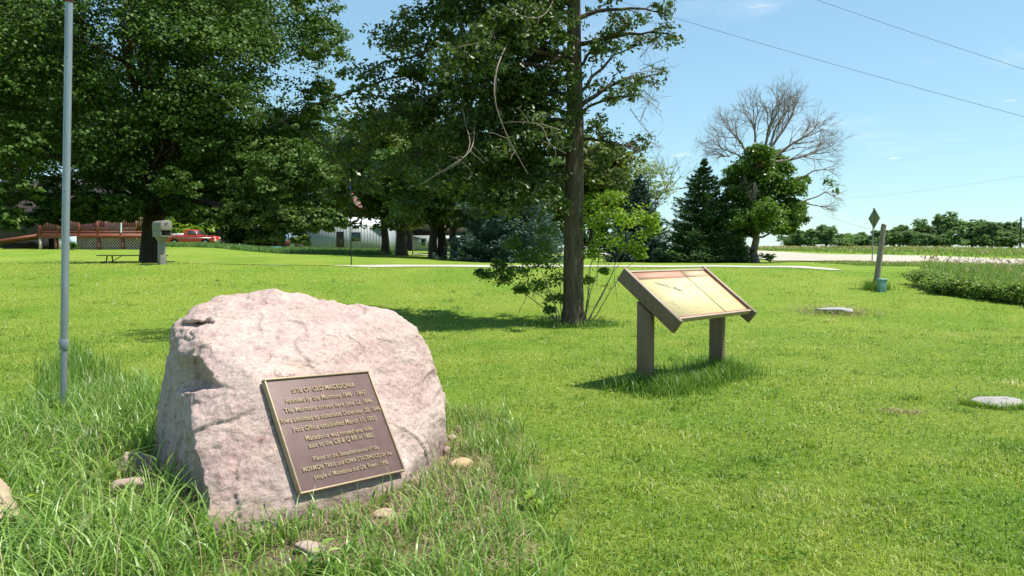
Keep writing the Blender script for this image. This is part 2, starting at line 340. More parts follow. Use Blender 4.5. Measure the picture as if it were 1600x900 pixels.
# thinner lawn under the rough grass round the boulder
rough=[G(-60,660),G(60,640),G(250,600),G(300,590),G(720,610),G(830,700),G(860,900),(-.0,2.6,0),(-3,2.6,0)]
inr=inpoly(xy[:,0],xy[:,1],rough); xy=xy[~inr|(R.random(len(xy))<.35)]; d=xy[:,1]
cl=.5+.5*np.sin(xy[:,0]*2.1+np.sin(xy[:,1]*1.7)*1.4)*np.cos(xy[:,1]*1.9+xy[:,0]*.6)
vn=vnoise(xy[::1],1.6) if False else np.sin(xy[:,0]*7+3*np.sin(xy[:,1]*5))*np.cos(xy[:,1]*8+2*np.sin(xy[:,0]*6)); h=(.022+.05*R.random(len(xy))**1.4)*(.7+.5*cl)*(1+.3*vn); w=np.clip(.0052+.00035*(d-4),.005,.013)*(.55+.9*R.random(len(xy)))
blades(mb,xy,h,w,.3+1.3*R.random(len(xy)),2,np.clip(R.beta(1.6,2.2,len(xy))*(.8+.3*cl+.15*vn),0,1))
tc_=avoid(wedge(520,3.6,23,1.2),[]); tc_=tc_[~inpoly(tc_[:,0],tc_[:,1],rough)]; k_=34; sz=R.uniform(.05,.16,len(tc_)); pts_=np.repeat(tc_,k_,0)+R.normal(0,1,(len(tc_)*k_,2))*np.repeat(sz,k_)[:,None]
blades(mb,pts_,np.repeat(R.uniform(.05,.10,len(tc_)),k_)*(.5+.7*R.random(len(pts_))),.006+.005*R.random(len(pts_)),.4+1.2*R.random(len(pts_)),3,np.clip(np.repeat(R.choice([.05,.15,.75,1.0],len(tc_),p=[.35,.3,.25,.1]),k_)+R.normal(0,.12,len(pts_)),0,1))
o=mb.build('lawn_grass',M['lawn'],kind='stuff'); tag(o,'short bright green mown grass covering the lawn','grass')
# low broad leaves among the grass
mb=MB(); c_=avoid(wedge(430,3.4,14,1.3),[]); k_=42; sz=R.uniform(.05,.2,len(c_)); q=np.repeat(c_,k_,0)+R.normal(0,1,(len(c_)*k_,2))*np.repeat(sz,k_)[:,None]
leaves_c=np.stack([q[:,0],q[:,1],zt(q[:,0],q[:,1])+.03+.03*R.random(len(q))],1); BROAD=(mb,leaves_c)
# clover flowers
mb=MB(); xy=np.concatenate([avoid(wedge(500,7,24.5,.6),[]),avoid(sample([(-11,14),(-3,14),(-4,24.5),(-17,24.5)],420),[])]); n=len(xy)
r=(.004+.006*R.random(n))*np.clip(xy[:,1]/13,.8,1.5); c=np.stack([xy[:,0],xy[:,1],zt(xy[:,0],xy[:,1])+.05+.02*R.random(n)],1)
oc=np.array([[1,0,0],[0,1,0],[-1,0,0],[0,-1,0],[0,0,.8],[0,0,-.8]]); fo=np.array([[0,1,4],[1,2,4],[2,3,4],[3,0,4],[1,0,5],[2,1,5],[3,2,5],[0,3,5]])
mb.add((c[:,None]+oc[None]*r[:,None,None]).reshape(-1,3),(np.arange(n)[:,None,None]*6+fo[None]).reshape(-1,3),.5)
o=mb.build('clover_flowers',M['clover'],kind='stuff'); tag(o,'tiny white clover heads scattered through the lawn','flowers')

# rough grass round the boulder
mb=MB()
def tuft_pts(poly,n,k,sp):
    c=sample(poly,n); return np.repeat(c,k,0)+R.normal(0,sp,(n*k,2))
PL=[G(-80,690),G(110,640),G(235,610),G(250,700),G(238,760),G(300,800),G(330,900),(-1.25,2.7,0),(-3.3,2.7,0)]
a=avoid(tuft_pts(PL,900,12,.05),[(G(222,742),.34,.26),(G(205,790),.2,.34)]); hh=(.16+.30*R.random(len(a))**1.5)
blades(mb,a,hh,.007+.011*R.random(len(a))**2,.35+.95*R.random(len(a)),5,R.beta(2.4,2.2,len(a))*.9,tip=.08)
PF=[G(300,812),G(440,826),G(560,800),G(640,765),G(700,720),G(760,700),G(850,760),G(900,900),(.1,2.9,0),(-1.3,2.9,0)]
PADS=[(G(722,733),.24,.2),(G(704,695),.14,.35),(G(600,815),.14,.16),(G(480,872),.2,.14)]
a=avoid(tuft_pts(PF,400,9,.04),PADS); a=a[R.random(len(a))<.9]
blades(mb,a,(.06+.20*R.random(len(a))**1.8),.006+.009*R.random(len(a))**2,.3+1.0*R.random(len(a)),5,R.beta(2.4,2.2,len(a))*.9,tip=.08)
PB=[G(235,640),G(175,600),G(120,560),G(60,600),G(60,680),G(240,700)]
a=avoid(tuft_pts(PB,160,10,.05),[]); blades(mb,a,.25+.22*R.random(len(a)),.006+.003*R.random(len(a)),.1+.6*R.random(len(a)),5,R.random(len(a))*.5,tip=.08)
PR=[G(690,640),G(740,640),G(800,660),G(850,720),G(800,760),G(700,700)]
a=avoid(tuft_pts(PR,60,10,.05),PADS); blades(mb,a,.12+.16*R.random(len(a)),.005+.004*R.random(len(a)),.2+.9*R.random(len(a)),5,R.random(len(a))*.8,tip=.08)
o=mb.build('rough_grass',M['tall'],kind='stuff'); tag(o,'long unmown grass growing round the pink boulder','grass')
mb=MB(); a=avoid(sample([G(560,900),G(430,830),G(600,790),G(700,690),G(760,690),G(800,800),G(860,900)],4200),[])
blades(mb,a,.02+.10*R.random(len(a)),.003+.002*R.random(len(a)),.6+1.3*R.random(len(a)),3)
a=avoid(sample(PL,2500),[]); blades(mb,a,.03+.16*R.random(len(a)),.003+.002*R.random(len(a)),.6+1.2*R.random(len(a)),3)
a=avoid(sample(PL,450),[]); blades(mb,a,.22+.26*R.random(len(a)),.003+.002*R.random(len(a)),.2+.7*R.random(len(a)),5)
a=avoid(sample(PR+[G(700,760)],900),[]); blades(mb,a,.03+.12*R.random(len(a)),.003+.002*R.random(len(a)),.5+1.2*R.random(len(a)),3)
o=mb.build('dry_grass',M['straw'],kind='stuff'); tag(o,'dead straw coloured stems on the bare soil by the boulder','grass')

# ------------------------------------------------------------------ rocks
def hullrock(pts,vox,amp,sc,seed,carve=None,flat=None,cuts=()):
    bm=bmesh.new()
    for p in pts: bm.verts.new(p)
    bmesh.ops.convex_hull(bm,input=bm.verts)
    me=bpy.data.meshes.new('tmp'); bm.to_mesh(me); bm.free()
    ob=bpy.data.objects.new('tmp',me); COL.objects.link(ob)
    tools=[]
    for ct in cuts:
        b2=bmesh.new(); [b2.verts.new(p) for p in ct]; bmesh.ops.convex_hull(b2,input=b2.verts); bmesh.ops.recalc_face_normals(b2,faces=b2.faces); m2=bpy.data.meshes.new('cut'); b2.to_mesh(m2); b2.free(); o2=bpy.data.objects.new('cut',m2); COL.objects.link(o2); tools.append(o2)
        bo=ob.modifiers.new('b','BOOLEAN'); bo.operation='DIFFERENCE'; bo.object=o2; bo.solver='EXACT'
    r=ob.modifiers.new('r','REMESH'); r.mode='VOXEL'; r.voxel_size=vox
    s=ob.modifiers.new('s','SMOOTH'); s.iterations=2 if vox<.02 and seed==3.0 else max(2,int(.02/vox*4)); s.factor=.5
    dg=bpy.context.evaluated_depsgraph_get(); ev=ob.evaluated_get(dg).to_mesh()
    n=len(ev.vertices); co=np.empty(n*3); ev.vertices.foreach_get('co',co); co=co.reshape(-1,3)
    no=np.empty(n*3); ev.vertices.foreach_get('normal',no); no=no.reshape(-1,3)
    lp=np.empty(len(ev.loops),int); ev.loops.foreach_get('vertex_index',lp)
    tt=np.empty(len(ev.polygons),int); ev.polygons.foreach_get('loop_total',tt)
    bpy.data.objects.remove(ob); [bpy.data.objects.remove(q) for q in tools]
    so=Vector((seed,seed*.7,seed*1.3)); dd=np.zeros(n)
    for i2 in range(n):
        p=Vector(co[i2])*sc+so
        a=noise.noise(p*.9)*.55
        rid=1-abs(noise.noise(p*2.3+Vector((5,5,5))))*2
        b=noise.noise(p*4.5)*.22+noise.noise(p*10)*.10+noise.noise(p*22)*.05
        vd=noise.voronoi(p*1.9+Vector((0,0,noise.noise(p*2)*.5)))[0]; fc=vd[1]-vd[0]
        dd[i2]=(a*.75+.18*max(0,rid-.35)+b*.55+.30*min(fc,.35)+.10*noise.noise(p*14)+.06*noise.noise(p*30))*amp
    if flat: dd*=flat(co)
    dx=co+no*dd[:,None]
    if carve: dx=carve(dx,no)
    return dx,lp,tt
def addraw(mb,v,lp,tt):
    mb.l.append(lp+mb.n); mb.t.append(tt); mb.r.append(np.full(len(tt),.5)); mb.v.append(v); mb.n+=len(v); return mb

# plaque frame (solved from its four corners)
yaw=math.radians(54.5); tilt=math.radians(31.9); roll=math.radians(-3.9); PW,PH=.78,.68
uu=np.array([math.cos(yaw),math.sin(yaw),0]); hv=np.array([math.sin(yaw),-math.cos(yaw),0]); vv=hv*math.sin(tilt)+np.array([0,0,-math.cos(tilt)])
u_,v_=uu*math.cos(roll)-vv*math.sin(roll), vv*math.cos(roll)+uu*math.sin(roll)
PC=np.array([-1.021,4.6,EYE-1.028]); nrm=np.cross(u_,-v_); nrm/=np.linalg.norm(nrm)
back=PC-nrm*.036
def plane_d(px,py):   # distance at which this line of sight meets the rock face behind the plaque
    r0=P(px,py,1)-np.array([0,0,EYE]); return float((back-np.array([0,0,EYE]))@nrm/(r0@nrm))
def Q(px,py,d): 
    return P(px,py,max(d,plane_d(px,py)+.0) if (P(px,py,1)-np.array([0,0,EYE]))@nrm<0 else d)
cp=[Q(267,503,5.4),Q(300,486,5.35),Q(342,466,5.5),Q(400,461,5.55),Q(436,453,5.6),Q(474,457,5.6),Q(500,467,5.66),Q(560,484,5.7),Q(612,489,5.65),Q(648,512,5.6),Q(668,540,5.7),Q(690,600,5.65),Q(694,650,5.6),Q(682,690,5.5),Q(650,738,5.3),
    Q(262,560,5.55),Q(250,640,5.6),Q(241,740,5.5),P(316,538,4.78),P(303,600,4.5),P(303,690,4.22),P(322,818,3.98),
    Q(400,585,4.0),Q(468,790,4.0),Q(430,830,4.12),Q(640,745,4.0),Q(585,570,4.0),Q(470,540,4.85)]
for (x,y,z) in [(-2.2,5.5,-.2),(-1.58,4.0,-.25),(-1.15,4.05,-.25),(-.62,5.2,-.25),(-.5,5.7,-.2),(-.55,6.25,.3),(-.8,6.2,.72),(-1.6,6.4,.95),(-2.1,6.2,.7),(-2.3,6.0,.1),(-1.0,6.5,-.2),(-1.35,6.2,.98)]: cp.append((x,y,z))
def flatf(co):
    q=co-PC; a=np.abs(q@u_)/(PW*.5); b=np.abs(q@v_)/(PH*.5); c=np.abs(q@nrm)
    k=np.clip((np.maximum(a,b)-1.0)/.35,0,1); k=k*k*(3-2*k); return .12+.88*np.maximum(k,(c>.2).astype(float))
def carve(co,no):
    ref=P(380,540,5); w=np.clip(1-np.linalg.norm((co-ref)*np.array([.9,.6,1.3]),axis=1)/.8,0,1); ff=flatf(co)
    o=np.zeros(len(co)); 
    for i9,p in enumerate(co):
        n1=noise.noise(Vector((p[0]*3+p[2]*1.5,p[1]*3,p[2]*11-p[0]*3.5)))
        n2=noise.noise(Vector((p[0]*2.2+9,p[1]*2.2,p[2]*2.6))); n3=noise.noise(Vector((p[0]*5+4,p[1]*5,p[2]*7)))
        cr=max(0,1-abs(n1-.08)/.035)*max(0,min(1,(n3+.05)*6))*min(1,w[i9]*2)
        o[i9]=(-.014*cr -.016*min(1,max(0,(n2-.02)/.03)) -.010*min(1,max(0,(n3-.12)/.03))*(.3+w[i9]))*ff[i9]
    return co+no*o[:,None]
CUTS=[[P(301,541,4.74),P(349,606,4.42),P(349,607,3.9),P(301,541,4.2),P(215,538,4.1),P(215,612,4.1),P(215,612,5.3),P(322,611,4.78),P(240,545,5.3)],
 [P(306,705,4.24),P(326,795,4.02),P(306,705,3.8),P(326,795,3.7),P(296,800,4.6),P(285,705,4.6),P(285,700,3.8),P(285,800,3.8)],
 [P(338,500,5.3),P(262,506,5.4),P(300,516,5.1),P(262,512,4.7),P(340,512,4.9),P(300,500,4.7)]]
root=empty('memorial_boulder',(-1.3,5.1,0),'large pink quartzite boulder with a bronze plaque bolted to its front','boulder')
v,lp,tt=hullrock(cp,.0105,.062,1.9,3.0,carve,flatf,CUTS)
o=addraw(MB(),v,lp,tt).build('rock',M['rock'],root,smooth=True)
PM=np.stack([u_,-v_,nrm],1)
def onpl(a,b,c): return PC+u_*a-v_*b+nrm*c   # a right, b up, c out
pl=bevel(MB().box(onpl(0,0,-.012),(PW-.012,PH-.012,.024),M=PM).build('plaque',M['bronze'],root),.002)
fr=MB(); t_=.011
fr.box(onpl(0,PH/2-t_/2,-.006),(PW,t_,.036),M=PM); fr.box(onpl(0,-PH/2+t_/2,-.006),(PW,t_,.036),M=PM)
fr.box(onpl(-PW/2+t_/2,0,-.006),(t_,PH-2*t_,.036),M=PM); fr.box(onpl(PW/2-t_/2,0,-.006),(t_,PH-2*t_,.036),M=PM)
bevel(fr.build('frame',M['brass'],pl),.004)
def textmesh(s,w,h,fx,ext=.002,weight=.0,thick=1):
    """text line as an array mesh: width w, cap height h, fx maps (x,y,z)->world"""
    c=bpy.data.curves.new('t','FONT'); c.body=s; c.extrude=ext; c.align_x='CENTER'; c.size=1; c.offset=weight; c.resolution_u=3; c.space_character=1.06
    ob=bpy.data.objects.new('t',c); COL.objects.link(ob); dg=bpy.context.evaluated_depsgraph_get(); dg.update()
    me=ob.evaluated_get(dg).to_mesh(); vs=np.empty(len(me.vertices)*3); me.vertices.foreach_get('co',vs); vs=vs.reshape(-1,3)
    lp=np.empty(len(me.loops),int); me.loops.foreach_get('vertex_index',lp); tt=np.empty(len(me.polygons),int); me.polygons.foreach_get('loop_total',tt)
    bpy.data.objects.remove(ob)
    x0,x1=vs[:,0].min(),vs[:,0].max(); vs[:,0]=(vs[:,0]-(x0+x1)/2)*w/(x1-x0); vs[:,1]*=h/.73
    return np.array([fx(*q) for q in vs]),lp,tt
lines=[('SITE OF OLD MACEDONIA',.60,.125,.030),('Founded by the Mormons 1846 - 1847',.76,.21,.03),('The Mormons arrived here June 12, 1846',.83,.295,.03),('Iowa admitted to statehood December 28, 1846',.945,.38,.03),
 ('Post Office established March 11, 1850',.79,.465,.03),('Macedonia was moved one mile',.63,.555,.03),('east to the CB & Q RR in 1880.',.62,.62,.03),('Placed on the Sesquicentennial of the',.62,.735,.027),('MORMON TRAIL and IOWA STATEHOOD by the',.84,.81,.027),('people of Macedonia and Old Town - 1996',.70,.885,.027)]
tm=MB()
for s,wf,vf,h in lines:
    b0=PH/2-vf*PH-h/2
    v,lp,tt=textmesh(s,wf*PW,h,lambda x,y,z,b0=b0:onpl(x+.004,b0+y,z+.0035),.0035,.003)
    addraw(tm,v,lp,tt)
tm.build('lettering',M['brass'],pl)

def stone(name,px,py,size,mat,label,cat='stone',seed=1,group=None,sink=.3,flat=.6,p=None):
    c=G(px,py) if p is None else np.array(p); rs=np.random.default_rng(seed); pts=rs.normal(size=(16,3)); pts/=np.linalg.norm(pts,axis=1)[:,None]; pts*=np.array(size)/2*np.array([1,1,flat/.6]); pts+=c+np.array([0,0,size[2]*(.5-sink)])
    v,lp,tt=hullrock([tuple(q) for q in pts],max(size)/28,min(size)*.14,3/max(size),seed)
    o=addraw(MB(),v,lp,tt).build(name,mat,loc=c,smooth=True); return tag(o,label,cat,group)
stone('stone',5,800,(.50,.5,.42),M['tan'],'pale tan stone block at the left edge of the grass',seed=3,p=(-2.72,3.95,.03))
stone('stone',222,742,(.3,.24,.36),M['pinkrock'],'dark pointed stone in the shade left of the boulder',seed=5,sink=.35)
stone('stone',205,775,(.28,.2,.16),M['pinkrock'],'flat pinkish stone in long grass left of the boulder',seed=6)
stone('stone',722,733,(.19,.15,.1),M['orangerock'],'orange tan stone at the right foot of the boulder',seed=8)
stone('stone',700,712,(.13,.1,.09),M['pinkrock'],'small pale pink stone just behind the orange stone',seed=9)
stone('stone',706,690,(.09,.08,.07),M['pinkrock'],'small pinkish stone tucked against right side of boulder',seed=10)
stone('stone',716,672,(.08,.07,.06),M['tan'],'farthest small tan stone right of the boulder',seed=17)
stone('stone',600,812,(.13,.1,.08),M['tan'],'small cream stone in the grass below the plaque',seed=11)
stone('stone',550,806,(.06,.06,.05),M['pinkrock'],'dark red pebble below the plaque',seed=12)
stone('stone',480,868,(.20,.13,.09),M['pinkrock'],'flat pink stone in the grass in front of the boulder',seed=13)
stone('concrete_slab',1303,489,(1.05,.7,.2),M['slab'],'weathered grey concrete slab sunk in far lawn right of the sign','slab',seed=14,sink=.4,p=SL1)
stone('concrete_slab',1556,634,(.56,.46,.10),M['slab'],'pale flat concrete slab near the right edge of the lawn','slab',seed=15,sink=.35,p=SL2+np.array([0.02,0,.01]))
for (pp_,n_,rx,ry,lab,hh_) in [(SL1,1500,.8,.55,'reddish weeds and dry grass round the far concrete slab',.16),(SL2,350,.42,.34,'dead grass rim round the near concrete slab',.03),(G(1405,645),420,.22,.13,'tuft of dry and green grass in the open lawn',.05)]:
    mb=MB(); a=R.normal(0,.5,(n_,2))*np.array([rx,ry])+pp_[:2]; k=((a[:,0]-pp_[0])/rx)**2+((a[:,1]-pp_[1])/ry)**2; 
    if hh_!=.05: a=a[(k>.42)]
    blades(mb,a,hh_*(.4+R.random(len(a))),.006,.6+R.random(len(a)),3)
    o=mb.build('dry_grass',M['straw'],kind='stuff'); tag(o,lab,'grass')

mb=MB()
for c9,rx,ry in ((SL1,.46,.30),(SL2,.27,.22)):
    t9=R.random(700)*6.283; a=np.stack([c9[0]+np.cos(t9)*rx*R.uniform(.86,1.2,700),c9[1]+np.sin(t9)*ry*R.uniform(.86,1.25,700)],1); blades(mb,a,.05+.07*R.random(700),.006,.4+1.1*R.random(700),3,zoff=.01)
o=mb.build('slab_edge_grass',M['lawn'],kind='stuff'); tag(o,'grass growing over the edges of the two concrete slabs','grass')
# broad-leaved weeds
def leafpoly(mb,c,ax,up,L,W,rnd,fold=.15,sh=(0,.55,1,.8,0)):
    """one leaf with a midrib: ax along, up normal"""
    ax=ax/np.linalg.norm(ax); s=np.cross(ax,up); s/=np.linalg.norm(s)+1e-9; up=np.cross(s,ax); k=len(sh); v=[]
    for i3,wd in enumerate(sh):
        t=i3/(k-1); m_=c+ax*L*t-up*L*.25*t*t; v+=[m_-s*wd*W/2+up*fold*wd*W,m_,m_+s*wd*W/2+up*fold*wd*W]
    f=np.array([[3*i3+a,3*i3+a+1,3*i3+a+4,3*i3+a+3] for i3 in range(k-1) for a in(0,1)]); mb.add(v,f,rnd)
def weed(px,py,h,nl,L,mat,label,seed):
    rs=np.random.default_rng(seed); c=G(px,py); root=empty('weed_plant',c,label,'weed'); mb=MB(); st=MB(); top=c+np.array([rs.normal(0,.03),rs.normal(0,.03),h])
    st.tube([c-[0,0,.02],(c+top)/2+rs.normal(0,.01,3),top],[.004,.003,.002],5); st.build('stem',M['bright'],root)
    for i4 in range(nl):
        t=.25+.75*i4/nl; a=i4*2.4+rs.random(); b=c*(1-t)+top*t; ax=np.array([math.cos(a),math.sin(a),.5-.5*rs.random()])
        leafpoly(mb,b,ax,np.array([0,0,1.]),L*(.7+.5*rs.random()),L*.5,rs.random())
    mb.build('leaves',mat,root)
weed(55,835,.22,14,.10,M['bright'],'yellow green broad leaved weed by the tan stone at left',1)
weed(105,690,.2,12,.09,M['bright'],'leafy yellow green weed beside the base of the metal pole',2)
weed(100,760,.26,10,.09,M['bright'],'upright leafy weed between the pole and the tan stone',3)
weed(835,800,.1,5,.1,M['bright'],'single pale broad leaf weed right of the boulder',4)
weed(510,900,.16,9,.08,M['tall'],'small leafy weed in front of boulder at the bottom edge',5)

# ------------------------------------------------------------------ wayside sign
yw=math.radians(46.9); tl=math.radians(52.8); SW,SH=1.63,.79
su=np.array([math.cos(yw),math.sin(yw),0]); sh_=np.array([math.sin(yw),-math.cos(yw),0]); sv=sh_*math.sin(tl)+np.array([0,0,-math.cos(tl)]); sn=np.cross(su,-sv)
SC=np.array([1.988,8.8,EYE-.459]); SM=np.stack([su,-sv,sn],1)
def ons(a,b,c): return SC+su*a-sv*b+sn*c
base=np.array([SC[0],SC[1],float(zt(SC[0],SC[1]))])
root=empty('interpretive_sign',base,'brown low angled trail sign with faded yellow panel on two posts','sign')
def panelmat():
    m,nt=newmat('faded_sign_panel'); tc=N(nt,'ShaderNodeTexCoord').outputs['UV']
    a=nz(nt,5,6,.7,tc); b=nz(nt,24,5,.7,tc)
    c=ramp(nt,a,[(.3,(.56,.46,.22)),(.55,(.61,.52,.27)),(.75,(.66,.58,.36))]); 
    c=mixc(nt,ramp(nt,b,[(.55,(0,0,0)),(.8,(.35,.35,.35))]),c,(.5,.4,.26))
    finish(nt,c,.6,b,.05,.001,spec=.3); return m
pm=panelmat()
b=MB().box(ons(0,0,-.015),(SW-.06,SH-.02,.03),M=SM); pan=b.build('panel',pm,root)
fr=MB(); fr.box(ons(0,SH/2-.012,-.01),(SW-.062,.024,.05),M=SM); fr.box(ons(0,-SH/2+.012,-.012),(SW-.062,.024,.056),M=SM); bevel(fr.build('frame_rail',M['signtrim'],root),.003)
hm=simple('faded_red_band',(.48,.22,.15),(.42,.25,.17),14,.6,.02,.001); hm2=simple('faded_tan_band',(.50,.36,.22),(.45,.32,.2),14,.6,.02,.001)
MB().box(ons(-.26,SH/2-.085,.002),(.98,.11,.004),M=SM).build('title_band',hm,pan); MB().box(ons(.50,SH/2-.085,.002),(.46,.10,.004),M=SM).build('title_band',hm2,pan)
MB().box(ons(.245,0,.003),(.006,SH-.05,.006),M=SM).build('panel_seam',M['signwood'],pan)
rl=MB(); 
for a,b0,w_,h_ in [(SW/2-.05,0,.008,SH-.06),(-.26,-SH/2+.04,1.0,.006),(.52,-SH/2+.04,.5,.006)]: rl.box(ons(a,b0,.0025),(w_,h_,.005),M=SM)
rl.build('printed_border',simple('faded_red',(.55,.15,.12),None,9,.4,0,.001),pan)
ink=MB(); rs=np.random.default_rng(4)
for i5 in range(90):   # the faded grey-green map drawing
    t=rs.random(); a=-.50+.36*t+rs.normal(0,.014); b0=.20-.17*t+rs.normal(0,.022*(1-abs(t-.5))); ink.box(ons(a,b0,.0012+.00002*i5),(.008+.022*rs.random(),.004+.010*rs.random(),.002),M=SM@np.array([[math.cos(.5),-math.sin(.5),0],[math.sin(.5),math.cos(.5),0],[0,0,1]]))
for a,b0 in [(-.20,.0),(-.17,.01),(-.19,-.02),(-.28,-.06)]: ink.box(ons(a,b0,.001),(.02,.012,.002),M=SM)
ink.build('map_drawing',simple('faded_ink',(.2,.23,.17),(.3,.3,.2),30,.5,0,.001),pan)
ln=MB()
for a0,b0,w_,h_ in [(.08,.13,.16,.004),(.08,.03,.16,.004),(0,.08,.004,.1),(.16,.08,.004,.1),(-.3,-.3,.7,.003),(.52,-.02,.3,.003)]: ln.box(ons(a0,b0,.0009),(w_,h_,.0018),M=SM)
for a0,b0,w_,n5 in [(-.62,.12,.22,9),(-.62,-.12,.2,6),(.30,.02,.0,0),(.1,-.2,.2,6),(.68,.02,.16,8),(.36,.0,.2,7),(-.45,-.12,.34,6),(.0,-.05,.2,5),(.07,.12,.12,3),(.48,.12,.36,4),(.48,-.06,.36,4),(-.12,-.22,.26,3),(.48,-.24,.3,3)]:
    for q in range(n5): ln.box(ons(a0+rs.normal(0,.004),b0-q*.022,.0008),(w_*(.8+.2*rs.random()),.004,.0016),M=SM)
ln.build('printed_lines',simple('faded_print',(.50,.38,.22),(.58,.47,.28),30,.5,0,.001),pan)
for s in(-1,1):
    bd=MB(); bd.box(ons(s*(SW/2-.003),-.012,-.052),(.055,SH+.075,.15),M=SM); o=bevel(bd.build('end_board',M['signwood'],root),.004)
    cp_=MB(); cp_.box(ons(s*(SW/2-.003),-.012,.0255),(.051,SH+.071,.004),M=SM); cp_.build('board_edge',M['signtrim'],o)
for s in(-1,1):
    lc=SC+su*(-.775 if s<0 else .74)-sn*.14; x,y=lc[0],lc[1]
    g0=float(zt(x,y))-.1; 
    # leg: a broad post whose wide side faces along the sign's slope direction
    top=lc[2]; w_=.17 ; t2=.08
    prof=[(-w_/2,g0),(w_/2,g0),(w_/2,top-.02-w_/2*math.cos(tl)/math.sin(tl)),(-w_/2,top-.02+w_/2*math.cos(tl)/math.sin(tl))]
    b=MB(); b.prism(prof,lambda a,z,w,x=x,y=y:np.array([x,y,0])+sh_*a+su*w+np.array([0,0,z]),-t2/2,t2/2); bevel(b.build('leg',M['signwood'],root),.005)
bk=MB(); bk.box(ons(0,.0,-.05),(SW-.1,.16,.03),M=SM); bk.build('cross_brace',M['signwood'],root)
mb=MB()
for s in(-1,1):
    p_=SC+su*(s*.75); a=R.normal(0,.17,(1100,2))+p_[:2]; blades(mb,a,.11+.22*R.random(len(a)),.005+.003*R.random(len(a)),.2+.9*R.random(len(a)),4)
t=R.random((4200,1)); a=(SC[:2]-su[:2]*.9)*(1-t)+(SC[:2]+su[:2]*.8)*t+R.normal(0,.2,(4200,2))-np.array([.05,.08]); blades(mb,a,.09+.18*R.random(4200)**1.5,.005+.004*R.random(4200),.2+1.0*R.random(4200),4)
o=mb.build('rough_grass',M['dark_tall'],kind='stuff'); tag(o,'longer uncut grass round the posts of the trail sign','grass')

# ------------------------------------------------------------------ metal pole (left)
pb=G(98,668); dP=pb[1]; root=empty('metal_pole',pb,'tall galvanised pipe pole with a collar standing left of the boulder','pole')
def pp2(py): return P(98+(108-98)*(665-py)/665,py,dP)
MB().tube([pb-[0,0,.1],pp2(540)],.0255,20).build('lower_pipe',M['pipe'],root,smooth=True)
MB().tube([pp2(546),pp2(543),pp2(533),pp2(530)],[.032,.037,.037,.033],20).build('collar',M['pipe'],root,smooth=True)
MB().tube([pp2(532),pp2(4)],.029,20).build('upper_pipe',M['pipe'],root,smooth=True)
MB().tube([pp2(4),pp2(3),pp2(-60),pp2(-62)],[.03,.034,.034,.02],20).build('rusty_cap',M['rust'],root,smooth=True)
for py in(90,299,540): c=pp2(py); hd=MB(); hd.tube([c+[.006,-.0275,0],c+[.006,-.032,0]],.004,8); hd.build('bolt',M['dark'],root)
a=R.normal(0,.09,(500,2))+pb[:2]; mb=MB(); blades(mb,a,.12+.16*R.random(500),.006,.3+.7*R.random(500),4); o=mb.build('rough_grass',M['tall'],kind='stuff'); tag(o,'long grass at the foot of the metal pole','grass')

# ------------------------------------------------------------------ trees
def curve(a,b,sag,n=7,wob=.0,rs=R):
    a=np.array(a,float);b=np.array(b,float); t=np.linspace(0,1,n)[:,None]; p=a*(1-t)+b*t
    p[:,2]+=sag*4*(t*(1-t))[:,0]; 
    if wob: w=rs.normal(0,wob,(n,3)); w[0]=w[-1]=0; p+=w
    return p
def leaves(mb,c,size,out=None,upb=.6,aspect=.65,rnd=None,rs=R,long=False):
    n=len(c); nr=rs.normal(size=(n,3)); nr[:,2]=nr[:,2]+upb*2
    if out is not None: nr+=out*.8
    nr/=np.linalg.norm(nr,axis=1)[:,None]; t=rs.normal(size=(n,3)); t[:,2]-=.3; t-=nr*(t*nr).sum(1)[:,None]; t/=np.linalg.norm(t,axis=1)[:,None]; s=np.cross(nr,t)
    L=(size*(.65+.7*rs.random(n)))[:,None]; W=L*aspect; r=rs.random(n) if rnd is None else rnd
    if not long:
        V=np.stack([c-t*L*.5,c+s*W*.5+nr*W*.12,c+t*L*.5,c-s*W*.5+nr*W*.12],1); f=np.arange(n)[:,None]*4+np.arange(4)[None]; mb.add(V.reshape(-1,3),f,r)
    else:   # obovate leaf: six points, folded on the midrib
        V=np.stack([c-t*L*.5,c-t*L*.0+s*W*.32+nr*W*.1,c+t*L*.32+s*W*.5+nr*W*.05,c+t*L*.5-nr*L*.08,c+t*L*.32-s*W*.5+nr*W*.05,c-s*W*.32+nr*W*.1],1)
        b=np.arange(n)[:,None]*6; f=np.stack([b+[0,1,2,3],b+[0,3,4,5]],1).reshape(-1,4); mb.add(V.reshape(-1,3),f,np.repeat(r,2))
def sprays(mb,cl,nsp,nl,size,rs,spr=.34,flat=.4,upb=.6,aspect=.7,long=False,droop=0):
    """cl: list of (centre, radius); foliage in many small flattened sprays"""
    C=[];O=[];Rr=[]
    for c,r in cl:
        c=np.array(c); dr=rs.normal(size=(nsp,3)); dr/=np.linalg.norm(dr,axis=1)[:,None]; dr[:,2]=np.where(dr[:,2]<-.3,-dr[:,2]*.6,dr[:,2])
        sc=c+dr*r*(.45+.6*rs.random((nsp,1))); sr=r*spr*(.6+.8*rs.random(nsp))
        q=rs.normal(size=(nsp,nl,3)); q*=(rs.random((nsp,nl,1))**.4/np.linalg.norm(q,axis=2)[...,None]); q[...,2]*=flat
        pos=sc[:,None]+q*sr[:,None,None]; pos[...,2]-=droop*np.linalg.norm(q[...,:2],axis=2)*sr[:,None]
        C.append(pos.reshape(-1,3)); O.append(np.repeat(dr,nl,0)); Rr.append(np.repeat(np.clip(rs.normal(.5,.2,nsp),0,1),nl)*.6+.4*rs.random(nsp*nl))
    C=np.concatenate(C); leaves(mb,C,size,np.concatenate(O),upb,aspect,np.concatenate(Rr),rs,long)
